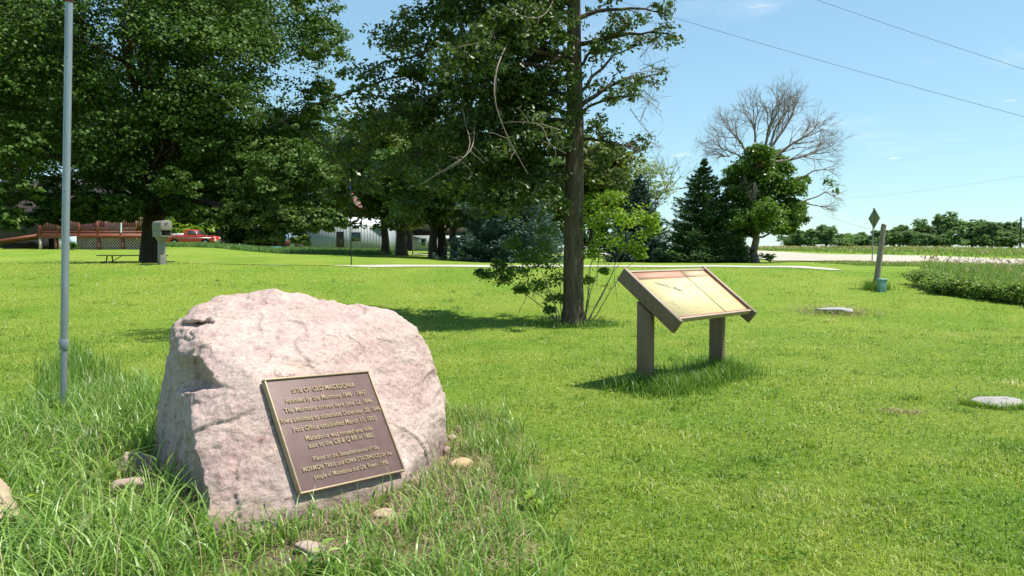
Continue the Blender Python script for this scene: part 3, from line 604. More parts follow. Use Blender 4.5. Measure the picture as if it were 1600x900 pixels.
def ell_clusters(c,rad,n,rs,rmin=.5,cr=.27,cut=None):
    out=[]
    while len(out)<n:
        d=rs.normal(size=3); d/=np.linalg.norm(d); p=d*(rmin+(1-rmin)*rs.random())
        q=np.array(c)+p*np.array(rad)*.86
        if cut is not None and not cut(q): continue
        out.append((q,min(rad)*cr*(.7+.6*rs.random())*1.35))
    return out
def tree(name,label,base,H,tr,clusters,nsp,nl,size,leaf,bark,seed,group=None,cat='tree',fork=.3,lean=(0,0),extra=None,limbs=14,**kw):
    rs=np.random.default_rng(seed); root=empty(name,base,label,cat,group); base=np.array(base); tb=MB()
    top=base+np.array([lean[0],lean[1],H*.8]); k=9; tp=curve(base-[0,0,.15],top,0,k,tr*.25,rs); rad=tr*np.array([1.35,1.0,.92,.84,.74,.6,.46,.32,.18]); tb.tube(tp,rad,12)
    idx=[q for q in rs.permutation(len(clusters)) if name!='maple_tree' or 800+F*clusters[q][0][0]/clusters[q][0][1]<455][:limbs]
    for i6 in idx:
        c,r=clusters[i6]; h0=np.clip((c[2]-base[2])*.55,H*fork*.7,H*.75); s=base+(top-base)*(h0/(H*.8)); L=np.linalg.norm(c-s); r0=min(tr*.5,.06*L*.5+tr*.12)
        p=curve(s,c,L*.05,6,L*.03,rs); tb.tube(p,np.linspace(r0,r0*.15,6),6,False)
        for _ in range(3):
            e=c+rs.normal(0,1,3)*r*.4; tb.tube(curve(p[3],e,0,4,L*.02,rs),np.linspace(r0*.35,r0*.08,4),5,False)
    if extra: extra(tb,rs,tp)
    tb.build('trunk',bark,root,smooth=True)
    lb=MB(); sprays(lb,clusters,nsp,nl,size,rs,**kw); lb.build('crown',leaf,root); return root
mbx,lc_=BROAD; leaves(mbx,lc_,.019,upb=.8,aspect=.8); o=mbx.build('clover_leaves',leafmat('clover_leaf',[(.09,.17,.03),(.14,.25,.045),(.19,.31,.06)],.8,.3,.05,1.1),kind='stuff'); tag(o,'patches of low broad clover leaves in the lawn','ground cover')
# big shade maple
rs=np.random.default_rng(21); mbse=onground(239,32)
def rowz(row,d): return EYE+(HZ-row)*d/F
cx=mbse[0]; 
cl=ell_clusters((cx-.2,32,9.3),(7.6,6.5,6.7),95,rs,.55,.25)
cl+=ell_clusters((cx+3.6,31.0,5.0),(3.4,3.2,2.6),20,rs,.4,.27)
cl+=[(P(px,py,d),r) for px,py,d,r in [(505,345,30,.55),(470,355,30,.7),(430,340,29.5,.8),(380,330,29,.8),(415,300,29,.9),(510,310,30.5,.7),(335,345,29,.6),(300,338,29,.6),(190,328,28.8,.7),(150,322,29,.8),(110,330,29,.7),(275,300,28,.8),(470,250,30,1.),(505,120,31,1.0),(500,60,32,1.1),(490,20,32,1.2),(495,180,31,.8)]]
cl=[(c,r) for c,r in cl if 800+F*c[0]/c[1]<508]+[(P(px,py,d),r) for px,py,d,r in [(60,318,30,.9),(100,300,31,1.1),(150,290,30,1.1),(200,300,30,.9),(180,330,31,.7),(215,322,30,.6),(80,335,32,.8),(280,325,30,.7),(310,300,31,1.),(350,300,30,1.),(350,325,31,.8),(400,350,29,.65),(450,360,30,.7),(500,355,30,.65),(525,350,30,.45),(480,330,31,.9),(440,310,31,1.),(400,270,31,1.2),(350,260,31,1.2),(460,290,31,1.),(500,290,31,.8),(480,215,32,1.),(450,200,33,1.2),(505,90,31,1.),(500,150,32,.8),(300,345,30,.4),(75,345,30,.4),(100,338,30,.45),(130,342,30,.4),(160,340,29.5,.4),(190,342,29,.35),(40,350,30,.4),(145,330,30,.6),(210,338,29,.3),(395,375,29.5,.3),(430,375,29.5,.35),(470,378,29.5,.35)]]
tree('maple_tree','huge dark green maple with thick trunk behind the mailbox',mbse,15,.44,cl,46,34,.135,M['maple'],M['bark2'],22,fork=.22,limbs=34,spr=.30)
# tree at far left reaching in from outside the frame
b0=onground(-120,27); rs=np.random.default_rng(31)
cl=ell_clusters((b0[0]-.1,27,7.0),(4.6,4.2,5.4),42,rs,.5,.27)+[(P(px,py,26),r) for px,py,r in [(20,345,.5),(30,300,.6),(25,250,.7),(5,355,.5),(45,230,.5),(-20,320,.8),(10,205,.6)]]
tree('maple_tree','lighter green maple reaching in from the left edge of the photo',b0,12,.25,cl,38,22,.15,M['maple'],M['bark2'],32,limbs=16)
# trees beyond the yard
GB='trees beyond the far yard'
for i7,(px,d,cxp,w,top,bot,lf,lab,tr) in enumerate([
 (602,58,590,80,190,372,'olive','dark tree in front of the pale metal shed',.28),
 (628,55,640,80,170,370,'olive','olive green tree right of the shed with a straight thick trunk',.36),
 (677,50,690,80,180,372,'maple','dark tree, left one of a close pair, near the blue spruce',.26),
 (689,50.5,705,70,230,372,'maple','dark tree, right one of a close pair, near the blue spruce',.3),
 (708,48,735,70,210,368,'olive','dark tree just left of the large blue spruce',.22),
 (20,80,30,150,60,350,'maple','dark tree behind the red deck at the far left',.4),
 (165,86,160,130,90,350,'maple','dark tree behind the house and the deck',.4),
 (345,100,335,120,160,372,'maple','dark bushy tree behind the red pickup truck',.35),
 (455,105,450,120,170,374,'maple','dark tree behind the blue wall of the shed',.35),
 (530,110,535,120,185,358,'olive','tall olive tree rising behind the metal shed roof',.35),
 (820,70,790,110,215,385,'maple','dark broad tree behind the blue spruce and oak',.35),
 (925,75,920,80,190,385,'olive','yellowish olive tree right behind the oak trunk',.3),
 (640,95,640,120,190,372,'maple','dark tree closing the view behind the shed end',.35)]):
    rs=np.random.default_rng(100+i7); b0=onground(px,d); zc=(rowz(top,d)+rowz(bot,d))/2; rz=(rowz(top,d)-rowz(bot,d))/2; rx=w/F*d
    cl=ell_clusters(((cxp-800)/F*d,d,zc),(rx,min(rx,7),rz),56,rs,.2,.34)
    tree('shade_tree',lab,b0,rowz(top,d)-b0[2],tr,cl,24,18,.17+.0028*d,M[lf],M['bark2'],200+i7,GB,limbs=9,spr=.36)
b0=onground(645,60); rs=np.random.default_rng(5); tree('young_tree','young tree with a thin pale trunk between the far trees',b0,3.0,.05,[(b0+[rs.normal(0,.3),rs.normal(0,.3),1.8+.8*rs.random()],.4) for _ in range(6)],8,10,.14,M['olive'],M['greybark'],6,limbs=4)
# pale airy tree and twigs
rs=np.random.default_rng(9); d=78; b0=onground(1012,d)
cl=ell_clusters((P(1010,310,d)),(3.6,3,5.0),30,rs,.35,.33)
def twigs(c,L,n,dirs,rs,tb,r0=.05,depth=3):
    for _ in range(n):
        dv=dirs(rs); dv/=np.linalg.norm(dv)
        def grow(p,dv,L,r,k):
            q=p+dv*L; m=(p+q)/2+rs.normal(0,L*.06,3); tb.tube([p,m,q],[r,r*.8,r*.55],4 if k<2 else 5,False)
            if k<=0: return
            for _ in range(3 if k>1 else 4):
                nd=dv+rs.normal(0,.42,3); nd/=np.linalg.norm(nd); s=.35+.65*rs.random(); st=p*(1-s)+q*s; grow(st,nd,L*(.55+.25*rs.random()),r*.5,k-1)
        grow(np.array(c,float),dv,L,r0,depth)
def ex(tb,rs,tp):
    twigs(P(1040,300,d),2.2,6,lambda r:np.array([.5+r.normal(0,.4),r.normal(0,.3),.6+r.normal(0,.3)]),rs,tb,.04,3)
tree('pale_tree','pale grey green airy tree with bare twigs behind the spruces',b0,10,.2,cl,12,12,.22,M['pale'],M['greybark'],91,extra=ex)
# half dead tree
rs=np.random.default_rng(13); d=46; b0=onground(1181,d)
cl=[(P(px,py,d+rs.normal(0,.9)),r*.95) for px,py,r in [(1165,340,.7),(1195,335,.7),(1190,270,.6),(1215,300,.75),(1170,290,.7),(1150,335,.7),(1205,250,.6),(1225,350,.6),(1150,350,.8),(1150,310,.8),(1155,270,.7),(1185,250,.8),(1200,290,1.),(1180,320,1.),(1215,335,1.),(1235,330,.8),(1235,300,.75),(1200,355,.8),(1165,365,.5),(1222,270,.5),(1242,345,.45),(1225,362,.4),(1180,285,.9),(1140,285,.4),(1180,238,.4),(1250,285,.3)]]
cl=[(c+np.array([0,dy,0]),r) for c,r in cl for dy in(-.8,0,.8)]
def ex(tb,rs,tp):
    fork=P(1185,265,d)
    for px,py,yy,r in [(1150,215,-.8,.13),(1178,200,.5,.16),(1205,190,-.4,.16),(1232,190,.9,.15),(1255,215,-.6,.16),(1270,240,.6,.15),(1225,180,-1.2,.12),(1135,235,.6,.1)]:
        e=P(px,py,d+yy); tb.tube(curve(fork,e,.1,6,.06,rs),np.linspace(r*.75,r*.3,6),7,False)
        dv=(e-fork)/np.linalg.norm(e-fork); L=1.15
        for s in(.55,.8,1.0):
            st=fork*(1-s)+e*s
            twigs(st,L,2 if s<1 else 4,lambda q,dv=dv:dv*1.0+np.array([0,0,.25])+q.normal(0,.42,3),rs,tb,r*.22,4)
    for s_,e_ in [((1230,330),(1290,300)),((1225,310),(1280,322)),((1230,290),(1285,265))]:
        tb.tube(curve(P(*s_,d),P(*e_,d-.4),.08,5,.04,rs),np.linspace(.06,.03,5),5,False)
        twigs(P(*e_,d-.4),.65,5,lambda q:np.array([.9,0,-.05])+q.normal(0,.4,3),rs,tb,.018,3)
    twigs(P(1140,245,d),.8,5,lambda q:np.array([-.9,0,.1])+q.normal(0,.35,3),rs,tb,.03,4)
    twigs(P(1180,285,d-1.6),.6,5,lambda q:np.array([0,-.2,-.7])+q.normal(0,.4,3),rs,tb,.02,3)
hd_root=tree('half_dead_tree','half dead tree with bare grey top branches above green foliage',b0,7.0,.22,cl,34,22,.17,M['shrubdark'],M['twig'],14,extra=ex,limbs=12,spr=.5,flat=.8)

lb=MB(); sprays(lb,[(P(1300,290,d),.30),(P(1290,284,d-.2),.2),(P(1306,300,d),.2),(P(1252,283,d),.3)],8,7,.15,rs,.7,1.6); lb.build('leaf_sprig',M['shrubdark'],hd_root)

# spruces
def spruce(px,d,base_row,top_row,hw,mat,label,seed,lev=26,dens=1.0,name='spruce_tree'):
    rs=np.random.default_rng(seed); x=(px-800)/F*d; zb=float(zt(x,d)); b0=np.array([x,d,zb]); H=rowz(top_row,d)-zb; Rb=hw/F*d
    root=empty(name,b0,label,'tree','spruces beyond the driveway'); tb=MB(); tb.tube([b0-[0,0,.1],b0+[0,0,H*.5],b0+[0,0,H*.97]],[.17,.1,.015],8)
    lb=MB(); C=[];D=[];RN=[]
    for l in range(lev):
        t=(l+.5)/lev; z=zb+.08+H*(t**.95)*.97; rl=Rb*(1-t)**.78*(.9+.25*rs.random()); nb=max(5,int(15*(1-t)+6))
        for k2 in range(nb):
            a=(k2+rs.random()*.8)*2*math.pi/nb+l; L=rl*(.72+.42*rs.random()); dv=np.array([math.cos(a),math.sin(a),0]); zz=z+rs.normal(0,H/lev*.3)
            s=b0.copy(); s[2]=zz; e=s+dv*L; tb.tube([s,s+dv*L*.5-[0,0,L*.1],e-[0,0,L*.06]],[.025,.015,.005],4,False)
            n=int((34+80*L)*dens); tt_=.18+.85*rs.random(n)**.7; side=rs.normal(0,1,n)*.16*L*(1.15-tt_*.6)
            pos=s+dv*(L*tt_)[:,None]+np.array([-dv[1],dv[0],0])*side[:,None]; pos[:,2]+=-L*.22*np.sin(tt_*3)*.5-np.abs(side)*.35+rs.normal(0,.04,n)-.04+L*.08*tt_**3
            dd=dv[None]*.8+np.array([-dv[1],dv[0],0])*(np.sign(side)*.7)[:,None]+rs.normal(0,.35,(n,3))+[0,0,.12]; C.append(pos); D.append(dd); RN.append(np.clip(.25+.5*tt_*rs.random(n)+.3*rs.random()+rs.normal(0,.1,n),0,1))  # needles paler towards branch tips: lit boughs put into the colour
    C=np.concatenate(C);D=np.concatenate(D);D/=np.linalg.norm(D,axis=1)[:,None]; n=len(C); nn=rs.normal(size=(n,3))+[0,0,2.2]; s=np.cross(D,nn); s/=np.linalg.norm(s,axis=1)[:,None]; L=(.11+.12*rs.random(n))[:,None]*(d/45)**.5; w=L*.36
    V=np.stack([C-D*L*.5,C+s*w*.5,C+D*L*.5,C-s*w*.5],1); lb.add(V.reshape(-1,3),np.arange(n)[:,None]*4+np.arange(4)[None],np.concatenate(RN))
    tb.build('trunk',M['bark2'],root,smooth=True); lb.build('crown',mat,root); return n
spruce(1098,47,411,246,72,M['spruce'],'dense dark green spruce left of the half dead tree',41)
spruce(1150,50,410,352,24,M['spruce'],'small low spruce between the tall spruce and half dead tree',45,12)
spruce(998,50,411,268,52,M['blue'],'slim blue spruce partly hidden behind yellow green sapling',42)
spruce(795,45,412,205,98,M['blue'],'broad blue spruce left of the oak trunk',43,28,1.1)

# distant trees beyond the road
far=[(1250,190,24,357),(1290,185,30,352),(1322,200,16,370),(1348,205,14,364),(1372,200,14,360),(1405,170,24,355),(1436,175,22,350),(1483,165,32,333),(1518,172,26,343),(1548,165,28,346),(1580,170,26,347),(1622,160,30,345),(1465,182,18,352),(1660,165,36,342)]
for i8,(px,d,w,top) in enumerate(far):
    rs=np.random.default_rng(300+i8); b0=onground(px,d); rz=(rowz(top,d)-b0[2])/2*1.0; rx=w/F*d
    pos=['left most round tree on the skyline beyond the road','wide pale green tree on the skyline right of the half dead tree','low tree on the skyline in the gap left of the diamond sign','small tree on the skyline just left of the diamond sign','small skyline tree directly behind the diamond sign','skyline tree just right of the leaning post','skyline tree second right of the leaning post','tallest tree of the far skyline row','skyline tree against the right side of the tallest one','skyline tree midway between the tallest one and utility pole','skyline tree just left of the far utility pole','skyline tree behind the utility pole at right edge','low skyline tree tucked left of the tallest one','skyline tree at the very right end of the far row'][i8]
    cl=ell_clusters(((px-800)/F*d,d,b0[2]+rz*1.1),(rx,rx,rz*.95),16,rs,.2,.30)+[((px-800)/F*d+rs.normal(0,rx*.5),d,b0[2]+rz*(1.5+.7*rs.random())) and (np.array([(px-800)/F*d+rs.normal(0,rx*.45),d,b0[2]+rz*(1.25+.45*rs.random())]),rz*.4) for _ in range(3)]+[(b0+[rs.normal(0,rx*.55),rs.normal(0,1),.7+1.6*rs.random()],1.6) for _ in range(14)]
    tree('distant_tree',pos,b0,rz*1.7,.3,cl,30,16,.42,M['far'],M['bark2'],400+i8,'trees on the skyline beyond the road',limbs=3,spr=.4)

# ------------------------------------------------------------------ oak
rs=np.random.default_rng(77); ob=G(895,509); dO=ob[1]
root=empty('oak_tree',ob,'tall oak with drooping leafy left limbs and a rough grey brown trunk','tree')
tb=MB(); ty=[509,500,480,430,380,300,200,100,0,-120,-260,-420]; txx=[896,896,896,896,896,897,899,897,897,900,903,905]; tr=[.27,.222,.203,.193,.186,.174,.16,.142,.122,.10,.08,.045]
tp=np.array([P(a,b,dO) for a,b in zip(txx,ty)]); tp[0][2]-=.12
th_=np.linspace(0,2*math.pi,28,endpoint=False); ring=[]
tpf=np.array([[np.interp(q,range(12),tp[:,c]) for c in range(3)] for q in np.linspace(0,11,90)]); trf=np.interp(np.linspace(0,11,90),range(12),tr)
for p,r in zip(tpf,trf):
    for a in th_:
        q=Vector((math.cos(a)*2.4,math.sin(a)*2.4,p[2]*.7)); rr_=r*(1+.10*noise.noise(q*1.6)+.07*noise.noise(q*4)); ring.append([p[0]+rr_*math.cos(a),p[1]+rr_*math.sin(a),p[2]])
i=np.arange(89)[:,None]*28; j=np.arange(28)[None]; k=(j+1)%28; tb.add(ring,np.stack([i+j,i+k,i+28+k,i+28+j],-1).reshape(-1,4))
tb.build('trunk',M['bark'],root,smooth=True)
bb=MB(); cl=[]
def okc(c):
    px=800+F*c[0]/c[1]; py=HZ-(c[2]-EYE)*F/c[1]
    return py<-45 or px>max(520,545+(125-py)*.85)
def limb(s,e,dd,r0,sag=.15,nsub=6,twl=.5,lf=True,cr=.42):
    a=P(*s,dO); b=P(*e,dO+dd); L=np.linalg.norm(b-a); p=curve(a,b,sag*L,9,L*.012,rs); bb.tube(p,np.linspace(r0,r0*.22,9),7,False)
    for q in range(nsub):
        t=.12+.88*(q+rs.random()*.6)/nsub; i9=min(8,int(t*8)); st=p[i9]; dv=(b-a)/L+rs.normal(0,.55,3); dv[2]-=.1; dv/=np.linalg.norm(dv); en=st+dv*twl*(.6+.7*rs.random())
        if lf and not okc(en): continue
        c=curve(st,en,.03,5,.02,rs); bb.tube(c,np.linspace(r0*.3,.006,5),5,False)
        if lf: cl.append((en,cr*(.7+.5*rs.random()))); 
        if lf and rs.random()<.6: cl.append(((st+en)/2,cr*.7))
    if lf: cl.append((b,cr))
# left, leafy
for s,e,dd,r in [((893,40),(700,-60),-.8,.07),((893,60),(640,40),.6,.075),((893,90),(560,120),-.5,.08),((893,120),(600,190),.9,.07),((893,150),(545,200),-1.2,.07),((893,150),(510,240),.3,.07),
  ((893,190),(620,260),-.9,.06),((893,200),(560,300),1.0,.06),((893,230),(680,300),-1.4,.055),((893,240),(640,330),.5,.055),((893,180),(700,200),1.9,.06),((893,100),(700,110),-1.9,.06),((893,20),(760,60),-1.6,.05),((893,10),(740,0),1.7,.05),
  ((893,260),(760,310),1.2,.045),((893,270),(790,330),-.8,.04),((893,215),(740,260),.1,.05),((893,90),(620,90),1.5,.06),((893,60),(690,20),-.3,.06),((893,130),(500,270),-.4,.05),((893,110),(420,200),-1.0,.05),((893,0),(800,-120),.5,.06),((893,-40),(720,-180),-.6,.06),((893,-100),(800,-260),.4,.05),((893,-150),(600,-220),-2.0,.06),((893,-180),(660,-330),-2.6,.06),((893,-120),(540,-200),-1.6,.06),((893,-200),(720,-380),-1.4,.05),((893,-100),(680,-150),-2.4,.05),((893,-220),(780,-420),.6,.05),((893,-60),(640,-120),-1.2,.05)]:
    limb(s,e,dd,r*.8,.10,10,.6,True,.42)
# right, sparse
for s,e,dd,r in [((900,70),(1060,60),-.3,.05),((900,170),(1030,115),.4,.05),((900,150),(1000,70),.9,.04),((900,30),(1040,20),.3,.05),((900,-20),(1010,-60),-.5,.05),((900,220),(990,235),-.4,.035),((900,180),(985,150),-1.0,.035),((900,260),(970,290),.8,.03),((900,-90),(980,-160),.3,.04),((900,110),(985,40),-.7,.035)]:
    limb(s,e,dd,r,.08,6,.42,True,.2)
dead=MB()
def deadtwig(s,pts,r,n=6):
    p=[P(s[0],s[1],dO-(2.0+.5*rs.random() if s[0]<890 else rs.random()*1.2))]; d_=p[0][1]
    if s[0]<890: p[0]=P(s[0],s[1],dO-.5)
    for i9,q in enumerate(pts): p.append(P(q[0],q[1],(d_+rs.normal(0,.1)) if i9 or s[0]>=890 or len(pts)<3 else (dO-.5+d_)/2))
    p=np.array(p); t=np.linspace(0,len(p)-1,14); c=np.array([[np.interp(a,range(len(p)),p[:,k]) for k in range(3)] for a in t]); c[1:-1]=(c[:-2]+2*c[1:-1]+c[2:])/4; c[1:-1]=(c[:-2]+2*c[1:-1]+c[2:])/4
    dead.tube(c,np.linspace(r,r*.4,14),6,False)
    for _ in range(n):
        i9=rs.integers(3,13); dv=rs.normal(0,1,3); dv[2]-=.3; dv/=np.linalg.norm(dv); e=c[i9]+dv*.3*(.4+rs.random()); dead.tube(curve(c[i9],e,.02,4,.015,rs),np.linspace(r*.4,.0025,4),4,False)
deadtwig((815,35),[(790,70),(772,110),(770,160),(785,195),(800,230),(825,272)],.016)
deadtwig((740,180),[(742,215),(735,240),(700,262),(655,290)],.012)
deadtwig((880,205),[(850,195),(830,190)],.01,3); deadtwig((760,195),[(800,190),(850,192),(855,225),(885,240)],.01)
deadtwig((720,140),[(725,190),(740,230),(710,262),(680,272)],.01)
deadtwig((865,0),[(855,20),(840,30),(810,25),(780,5)],.01,4); deadtwig((790,60),[(730,70),(705,78)],.008,4)
for s,e in [((985,115),(1040,112)),((975,150),(1032,182)),((985,130),(1035,175)),((990,215),(1035,232)),((1000,90),(1028,60)),((990,120),(1040,135)),((960,215),(1005,240)),((990,60),(1045,30)),((1005,140),(1030,160)),((985,170),(1020,215)),((1000,110),(1045,90)),((1000,190),(1022,150))]:
    deadtwig(s,[((s[0]+e[0])/2,(s[1]+e[1])/2+rs.normal(0,9)),e],.008,11)
bb.build('branches',M['bark2'],root,smooth=True); dead.build('dead_twigs',M['twig'],root,smooth=True)
cl=[c for c in cl if okc(c[0])]
for py in range(-40,235,22):
    for _ in range(2): cl.append((P(897+rs.normal(0,16),py+rs.normal(0,8),dO-.35-.3*rs.random()),.15 if py>60 else .2))
for px,py in [(850,60),(860,130),(845,180),(865,215),(850,250),(860,20),(870,160),(840,100),(830,220),(870,280),(855,300)]: cl.append((P(px,py,dO+rs.normal(0,.7)),.36))
lb=MB(); big=[c for c in cl if c[1]>.24]; small=[c for c in cl if c[1]<=.24]
sprays(lb,big,10,13,.10,rs,.5,.6,.35,.55,True,.2); sprays(lb,small,7,7,.08,rs,.6,.8,.3,.55,True)
for px,py in [(380,165),(400,175),(420,185),(395,190),(370,178)]: sprays(lb,[(P(px,py,dO-1.0),.18)],4,6,.1,rs,.6,.7,.3,.5,True)
bb2=MB(); bb2.tube(curve(P(520,235,dO-.6),P(375,172,dO-1.0),.1,8,.02,rs),np.linspace(.02,.005,8),5,False); bb2.build('branches',M['bark2'],root,smooth=True)
lb.build('crown',M['oak'],root)
# saplings at the foot of the oak
def sapling(label,stems,cls,mat,seed,size,nsp,nl,off):
    rs=np.random.default_rng(seed); b0=ob+np.array(off); root=empty('sapling',b0,label,'sapling','saplings at the foot of the oak'); st=MB(); lb=MB()
    for a in stems:
        e=P(a[0],a[1],dO+a[2]); st.tube(curve(b0+rs.normal(0,.03,3)*[1,1,0],e,.12,8,.03,rs),np.linspace(.011,.003,8),5,False)
        for _ in range(4): 
            t=.4+.6*rs.random(); s=b0*(1-t)+e*t+[0,0,.1]; st.tube([s,s+rs.normal(0,.2,3)],[.006,.002],4,False)
    sprays(lb,[(P(x,y,dO+z),r) for x,y,z,r in cls],nsp,nl,size,rs,.6,.8,.5,.6,True,.15); st.build('stem',M['twig'],root,smooth=True); lb.build('leaves',mat,root)
sapling('bright yellow green sapling leaning right from the oak trunk',[(960,340,-.2),(1005,350,.1),(990,380,.3),(940,330,.3),(930,400,-.2),(1000,400,.0)],
  [(925,350,.0,.28),(950,335,.2,.3),(975,350,-.2,.33),(1000,345,.1,.3),(1015,365,.3,.22),(985,385,0,.25),(945,380,-.1,.28),(925,400,.2,.22),(1000,400,.1,.12),(960,310,.2,.22),(925,320,.3,.22),(1020,345,0,.15),(920,440,.1,.12),(945,425,.2,.1)],M['bright'],51,.07,18,13,(.25,.1,0))
sapling('dark green leafy sapling spreading left from the oak trunk',[(800,430,-.2),(770,430,.2),(830,390,.1),(860,380,.2),(850,440,-.3)],
  [(760,432,0,.16),(785,440,.2,.2),(810,430,-.1,.26),(835,420,.2,.3),(860,410,0,.3),(870,440,.2,.24),(840,450,-.1,.2),(815,455,.1,.15),(790,425,.2,.18),(850,390,.3,.3),(820,400,.2,.22),(868,470,.1,.18),(860,485,0,.12),(780,415,.1,.12),(750,425,.1,.08),(855,365,.3,.25),(800,385,.3,.18)],M['shrubdark'],52,.066,17,13,(-.22,-.05,0))
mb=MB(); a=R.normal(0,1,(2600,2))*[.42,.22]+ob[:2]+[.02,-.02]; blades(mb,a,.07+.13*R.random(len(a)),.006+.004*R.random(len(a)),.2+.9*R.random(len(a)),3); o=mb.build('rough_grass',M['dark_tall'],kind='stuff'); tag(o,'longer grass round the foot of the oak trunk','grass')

# ------------------------------------------------------------------ mailbox
d=24; mbp=onground(249.5,d); rt=empty('mailbox',mbp,'large taupe plastic mailbox on a post in front of the maple trunk','mailbox'); a=math.radians(-42)
ax=np.array([math.cos(a),math.sin(a),0]); sd=np.array([-math.sin(a),math.cos(a),0]); s_=d/F
zB=rowz(345,d)
def mp_(l,w,z): return mbp*[1,1,0]+ax*l+sd*w+np.array([0,0,z])+np.array([.09,0,0])
L_=.30;W_=.165
def arch(z0,z1,w,n=8): return [(-w,z0),(w,z0)]+[(w*math.cos(q)*1.0,z1-w*.55+w*.55*math.sin(q)) for q in np.linspace(0,math.pi,n)]
b=MB(); b.prism(arch(zB-.30,zB,W_),lambda w,z,l:mp_(l,w,z),-L_,L_-.02); bevel(b.build('box',M['mailplastic'],rt),.01)
b=MB(); b.prism(arch(zB-.285,zB+.012,W_+.012),lambda w,z,l:mp_(l,w,z),L_-.018,L_+.012); dr_=bevel(b.build('door',M['mailplastic'],rt),.01)
b=MB(); b.tube([mp_(L_+.012,-.05,zB-.07),mp_(L_+.045,0,zB-.06),mp_(L_+.012,.05,zB-.07)],.012,8); b.build('handle',M['mailplastic'],dr_,smooth=True)
b=MB(); 
for w in(-W_+.012,W_-.012): b.box(mp_(0.0,w,zB-.38),(L_*2-.04,.024,.16),a)
b.box(mp_(0,0,zB-.47),(L_*2-.04,W_*2,.03),a); b.box(mp_(-L_+.03,0,zB-.38),(.02,W_*2-.05,.155),a); bevel(b.build('paper_slot',M['mailplastic'],rt),.006)
b=MB(); b.box(mp_(.01,0,zB-.385),(L_*1.75,W_*2-.056,.13),a); b.build('slot_shade_block',M['dark'],rt)  # near-black block fills the slot, its colour standing in for shade inside
b=MB(); c=mp_(-.03,0,0)
for z0,z1,w0,w1 in [(mbp[2]-.3,zB-.62,.105,.085),(zB-.62,zB-.486,.085,.15)]:
    v=[]
    for z,w in((z0,w0),(z1,w1)):
        for i_,j_ in((-1,-1),(1,-1),(1,1),(-1,1)): v.append(mp_(-.03+i_*w,j_*w,z))
    b.add(v,[(0,3,2,1),(4,5,6,7),(0,1,5,4),(1,2,6,5),(2,3,7,6),(3,0,4,7)])
bevel(b.build('post',M['mailplastic'],rt),.008)

# ------------------------------------------------------------------ picnic table
d=36; c=np.array([(208-800)/F*d,d,0]); gz=rowz(398.5,d)-.74; rt=empty('picnic_table',(c[0],c[1],gz),'dark weathered wooden picnic table by the maple trunk','table')
b=MB(); 
for k3 in range(5): b.box((c[0],d-.3+k3*.15,gz+.72),(2.9,.14,.04))
b.build('tabletop',M['tablewood'],rt)
for s in(-1,1):
    b=MB(); 
    for k3 in(0,1): b.box((c[0]-.1,d+s*(.62+.14*k3),gz+.43),(3.3,.13,.04))
    b.build('bench',M['tablewood'],rt)
for s in(-1,1):
    b=MB(); x=c[0]+s*1.05
    b.tube([(x,d-.62,gz),(x,d-.6,gz+.38),(x,d-.3,gz+.42),(x,d-.22,gz+.69)],.03,8); b.tube([(x,d+.62,gz),(x,d+.6,gz+.38),(x,d+.3,gz+.42),(x,d+.22,gz+.69)],.03,8); b.tube([(x,d-.75,gz+.4),(x,d+.75,gz+.4)],.025,8); b.tube([(x,d,gz+.4),(x-s*.55,d,gz+.7)],.018,6)
    b.build('leg',M['tablewood'],rt,smooth=True)

# ------------------------------------------------------------------ house with deck
d=50; rt=empty('house',(P(120,388,d+4)),'dark reddish house with a red stained deck and pale lattice','house')
def X_(px,dd=d): return (px-800)/F*dd
zf=rowz(366,d); z0=rowz(390,d); 
b=MB(); b.box(((X_(-60)-2.6+X_(218,d+11))/2,d+7.5,zf+.8),(X_(218,d+11)-X_(-60)+2.6,6,2.5+1.3)); b.build('wall',M['brick'],rt)
b=MB(); xa,xb=X_(-60)-3,X_(218,d+11)+.5; b.prism([(d+3.9,zf+2.7),(d+11.1,zf+2.7),(d+7.5,zf+4)],lambda y,z,x:np.array([x,y,z]),xa,xb); b.build('roof',simple('dark_shingles',(.05,.045,.042),None,8,.9),rt)
for px in(40,100,150):
    w=MB(); w.box((X_(px),d+4.48,zf+1.1),(1.0,.06,1.2)); w=w.build('window',M['white'],rt); q=MB(); q.box((X_(px),d+4.45,zf+1.1),(.86,.04,1.06)); q.build('pane',M['glass'],w)
x0,x1=X_(62),X_(234)
b=MB(); b.box(((x0+x1)/2,d+2.2,zf-.03),(x1-x0,4.4,.06)); dk=b.build('deck_floor',M['redwood'],rt)
b=MB(); b.box(((x0+x1)/2,d-.035,zf-.11),(x1-x0,.05,.26)); b.box(((x0+x1)/2,d-.06,zf+.03),(x1-x0+.1,.12,.04)); b.build('fascia_board',M['redwood'],dk)
b=MB(); b.box(((x0+x1)/2,d,zf+.98),(x1-x0,.09,.05)); b.box(((x0+x1)/2,d,zf+.14),(x1-x0,.05,.08)); 
n=int((x1-x0)/.15)
for i_ in range(n): b.box((x0+.1+i_*.15,d,zf+.55),(.045,.04,.78))
b.build('railing',M['redwood'],dk)
for px in(64,93,125,154,190,232): q=MB(); q.box((X_(px),d+.0,zf+.5),(.14,.14,1.1)); q.build('railing_post',M['redwood'],dk)
for px in(64,95): q=MB(); q.box((X_(px),d+.05,(zf-.3+z0)/2),(.16,.16,zf-.3-z0+.4)); q.build('footing_post',M['lattice'],dk)
for px in(88,118,155,192,232): q=MB(); q.box((X_(px),d+.02,(zf-.25+z0)/2-.1),(.16,.08,zf-.2-z0+.2)); q.build('skirt_post',M['redwood'],dk)
